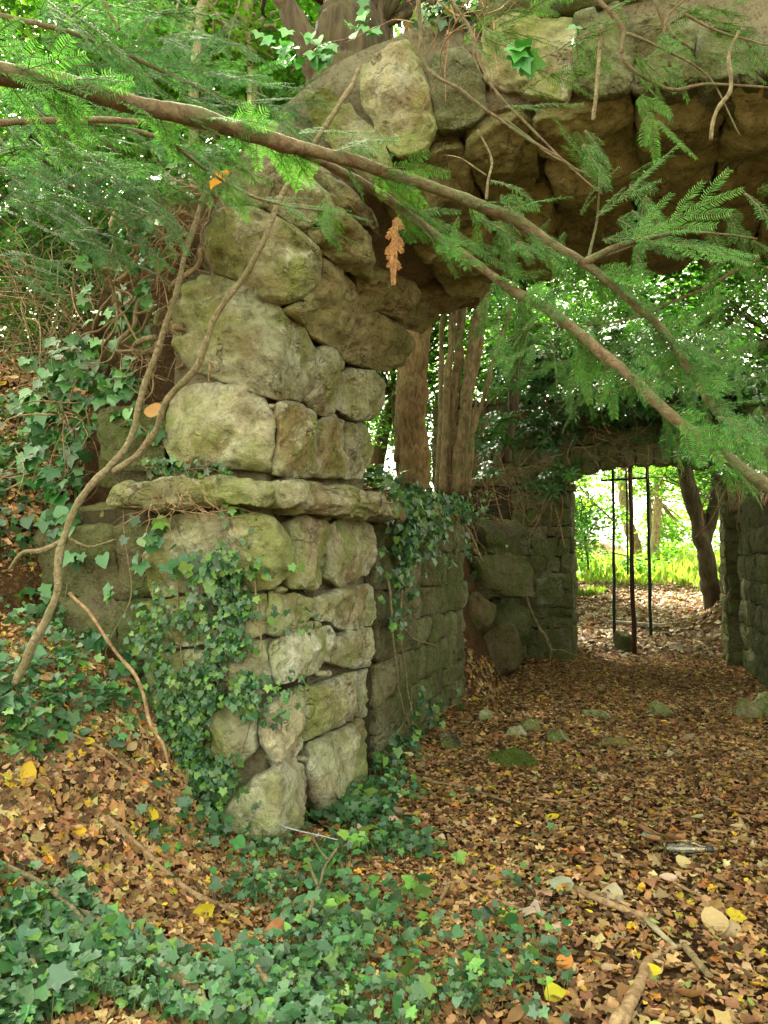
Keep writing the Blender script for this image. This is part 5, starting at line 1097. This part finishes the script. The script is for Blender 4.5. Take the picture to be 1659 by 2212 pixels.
# wood behind: every tree with its own crown
WB = 'trees of the wood behind the ruin'
specs = [
 ('broadleaf tree with sunlit leaves high at the far left', (-160, 100, 9), (2.0, 1.6, 1.8), LG, 5500, .08, M_BARK),
 ('broadleaf tree behind the yew bough at the upper left', (200, 150, 10), (1.9, 1.5, 1.6), LG, 6000, .08, M_BARK),
 ('broadleaf tree glowing green above the earth bank', (430, 100, 11), (1.7, 1.5, 1.7), LB, 6000, .08, M_BARK),
 ('broadleaf tree whose leaves show left of the dark trunk', (600, 90, 12), (1.6, 1.6, 1.8), LB, 5000, .09, M_BARK),
 ('dense dark holly behind the left thicket', (80, 480, 8.5), (1.6, 1.2, 1.2), LD, 7000, .06, M_BARK_DARK),
 ('dark shrubby tree above the left bank', (230, 640, 8), (1.2, 1.0, 1.2), LD, 6000, .06, M_BARK_DARK),
 ('low dark shrub at the far left below the thicket', (30, 840, 8.2), (1.2, 1, .7), LD, 3500, .06, M_BARK_DARK),
 ('yellow green shrub lit from behind at the left edge', (40, 740, 13), (2.2, 1.4, 1.4), LB, 4500, .09, M_BARK),
 ('broadleaf tree rising beyond the left thicket', (320, 350, 12), (2.2, 1.4, 1.8), LG, 6500, .09, M_BARK),
 ('leafy tree seen behind the ochre trunk', (850, 800, 15), (2.2, 1.5, 2.2), LG, 5500, .1, M_BARK_DARK),
 ('dark yew behind the coppiced stems', (1000, 900, 16), (2.6, 1.6, 1.6), LD, 6000, .1, M_BARK_DARK),
 ('bright leafed tree beyond the far gateway, left part', (1100, 760, 20), (2.8, 2, 1.6), LB, 4500, .13, M_BARK),
 ('tree standing above the rhododendron on the gateway', (1300, 640, 18), (3, 2, 2.0), LG, 6000, .12, M_BARK_DARK),
 ('tree above the gateway near the right edge', (1560, 680, 17), (2.8, 2, 1.8), LD, 6000, .12, M_BARK_DARK),
 ('dark overgrown tree behind the right gateway pier', (1700, 900, 15), (2, 2, 2), LD, 4000, .11, M_BARK_DARK),
 ('bushy tree left of the clearing behind the gateway pier', (1160, 1080, 19), (1.8, 1.6, 2.2), LD, 4000, .12, M_BARK_DARK),
 ('deep green tree closing the wood at the upper left', (150, 150, 15), (4.2, 1.5, 3.2), LG, 9000, .13, M_BARK_DARK),
 ('deep green tree far behind the earth bank', (480, 200, 16), (3.5, 1.5, 3.5), LG, 8000, .13, M_BARK_DARK),
 ('dark tree filling the gap at the far left', (-60, 560, 14), (3, 1.5, 2.6), LD, 8000, .12, M_BARK_DARK),
 ('far rounded tree right of the clearing', (1520, 1130, 38), (4, 3, 3), LB, 3200, .22, M_BARK),
]
for k, (lb, (x, y, d), rr, cl_, n_, ls, bm) in enumerate(specs):
    c = P(x, y, d); bx = {1300: 1150, 1100: 1140}.get(x, x); cb = P(bx, y, d); g_ = float(terrain(cb[0], cb[1])); b_ = V3(cb[0], cb[1]+.1, g_-.1)
    tree('woodland_tree', lb, b_, [([b_, b_*.6+c*.4+V3(.1, 0, 0), c+V3(0, 0, -.2*rr[2]), c+V3(0, 0, rr[2]*.6)], .11, .03)], bm, [(c, V3(*rr), 1)], cl_, (ls*.8, ls*1.4), n_, WB)
# canopy that shades the passage (above the picture)
for k, (lb, c, rr, n_) in enumerate([('tall tree whose crown hangs over the passage from the right', V3(4.5, 8, 8.2), V3(3, 3.4, 2.2), 7000), ('tall tree whose crown closes over the passage from the left', V3(-5.0, 10.5, 8.5), V3(3, 3.4, 2.4), 7000), ('tall tree whose crown covers the far gateway', V3(1.5, 12, 8.8), V3(3.4, 2.4, 1.8), 7000)]):
    x_ = [5.0, -5.4, 4.6][k]; b_ = V3(x_, c[1], float(terrain(x_, c[1]))-.1)
    tree('woodland_tree', lb, b_, [([b_, b_+V3(0, 0, 3), c+V3(0, 0, -.5), c+V3(0, 0, 1)], .2, .06)], M_BARK_DARK, [(c, rr, 1)], LG, (.1, .16), n_, WB)
for k, (lb, c, rr, n_, cl_, bx_) in enumerate([  # some of these crowns are added to darken the passage
  ('low spreading yew over the passage just beyond the near arch', V3(1.6, 9.2, 6.1), V3(2.8, 2.6, .9), 16000, LD, 4.2),
  ('added dark yew crown roofing the passage on the left to shade it', V3(-2.2, 10.2, 6.8), V3(2.2, 2.6, 1.1), 11000, LD, -4.4),
  ('added dark yew crown over the near arch to shade the passage', V3(1.2, 6.9, 7.2), V3(3.4, 1.6, .8), 9000, LD, 4.8),
  ('added yew crown blocking the sun patch on the passage floor', V3(-3.6, 14.6, 7.0), V3(2.6, 2, 1.3), 9000, LD, -5),  # crown added to stop a sun patch on the floor
  ('broad dark tree closing the view above the gateway', V3(1.5, 17, 6.5), V3(5, 1.5, 2.2), 9000, LD, 5.5)]):
    b_ = V3(bx_, c[1], float(terrain(bx_, c[1]))-.1); tree('yew_tree' if k < 4 else 'woodland_tree', lb, b_, [([b_, b_+V3(0, 0, 2), (b_+c)/2+V3(0, 0, 1.2), c], .22, .06)], M_BARK_DARK, [(c, rr, 1)], cl_, (.09, .14), n_, WB)
# undergrowth on the terrace behind the pier
n = 2600; x = R.uniform(-5.5, -2.05, n); y = R.uniform(5.8, 13, n); p = np.stack([x, y, terrain(x, y)+R.uniform(.02, .3, n)], 1)
X, Y, Z = frames(norm(V3(0, -.3, 1)+R.normal(size=(n, 3))*.5)); v, f, c = scatter(IVY_V, IVY_F, p, X, Y, Z, R.uniform(.05, .1, n), pal(IG, n, .3)); build('undergrowth', v, f, M_IVY, None, c, kind='stuff', label='ivy and low green undergrowth on the bank above the corridor', cat='undergrowth')
# grass of the clearing
n = 34000; x = R.uniform(-8, 9, n); y = 18.6+R.uniform(0, 1, n)**1.5*22; q_ = np.stack([x, y, 0*x], 1); ok = fbm(q_, .8, 3, 12) > .25-.3*np.clip(y-19, 0, 4); x = x[ok]; y = y[ok]; n = len(x); p = np.stack([x, y, terrain(x, y)+R.uniform(0, .5, n)**1.5*np.clip(.5+fbm(q_[ok], 1.1, 2, 3), 0, 1)*2], 1); X, Y, Z = frames(norm(V3(0, 0, 1)+R.normal(size=(n, 3))*.5)); X2, Y2, Z2 = frames(norm(R.normal(size=(n, 3))*np.array([1, 1, .1])), Yhint=np.tile([0, 0, 1.], (n, 1)))
v, f, c = scatter(LEAF_V*np.array([.9, 1, .5]), LEAF_F, p, X2, Y2, Z2, R.uniform(.06, .2, n), pal([(.26, .36, .1), (.34, .42, .15), (.16, .27, .06), (.3, .3, .12)], n, .3)); build('clearing_grass', v, f, M_GRASS, None, c, kind='stuff', label='bright green grass in the clearing', cat='grass')
print('verts', sum(len(o.data.vertices) for o in bpy.data.objects if o.type == 'MESH'))
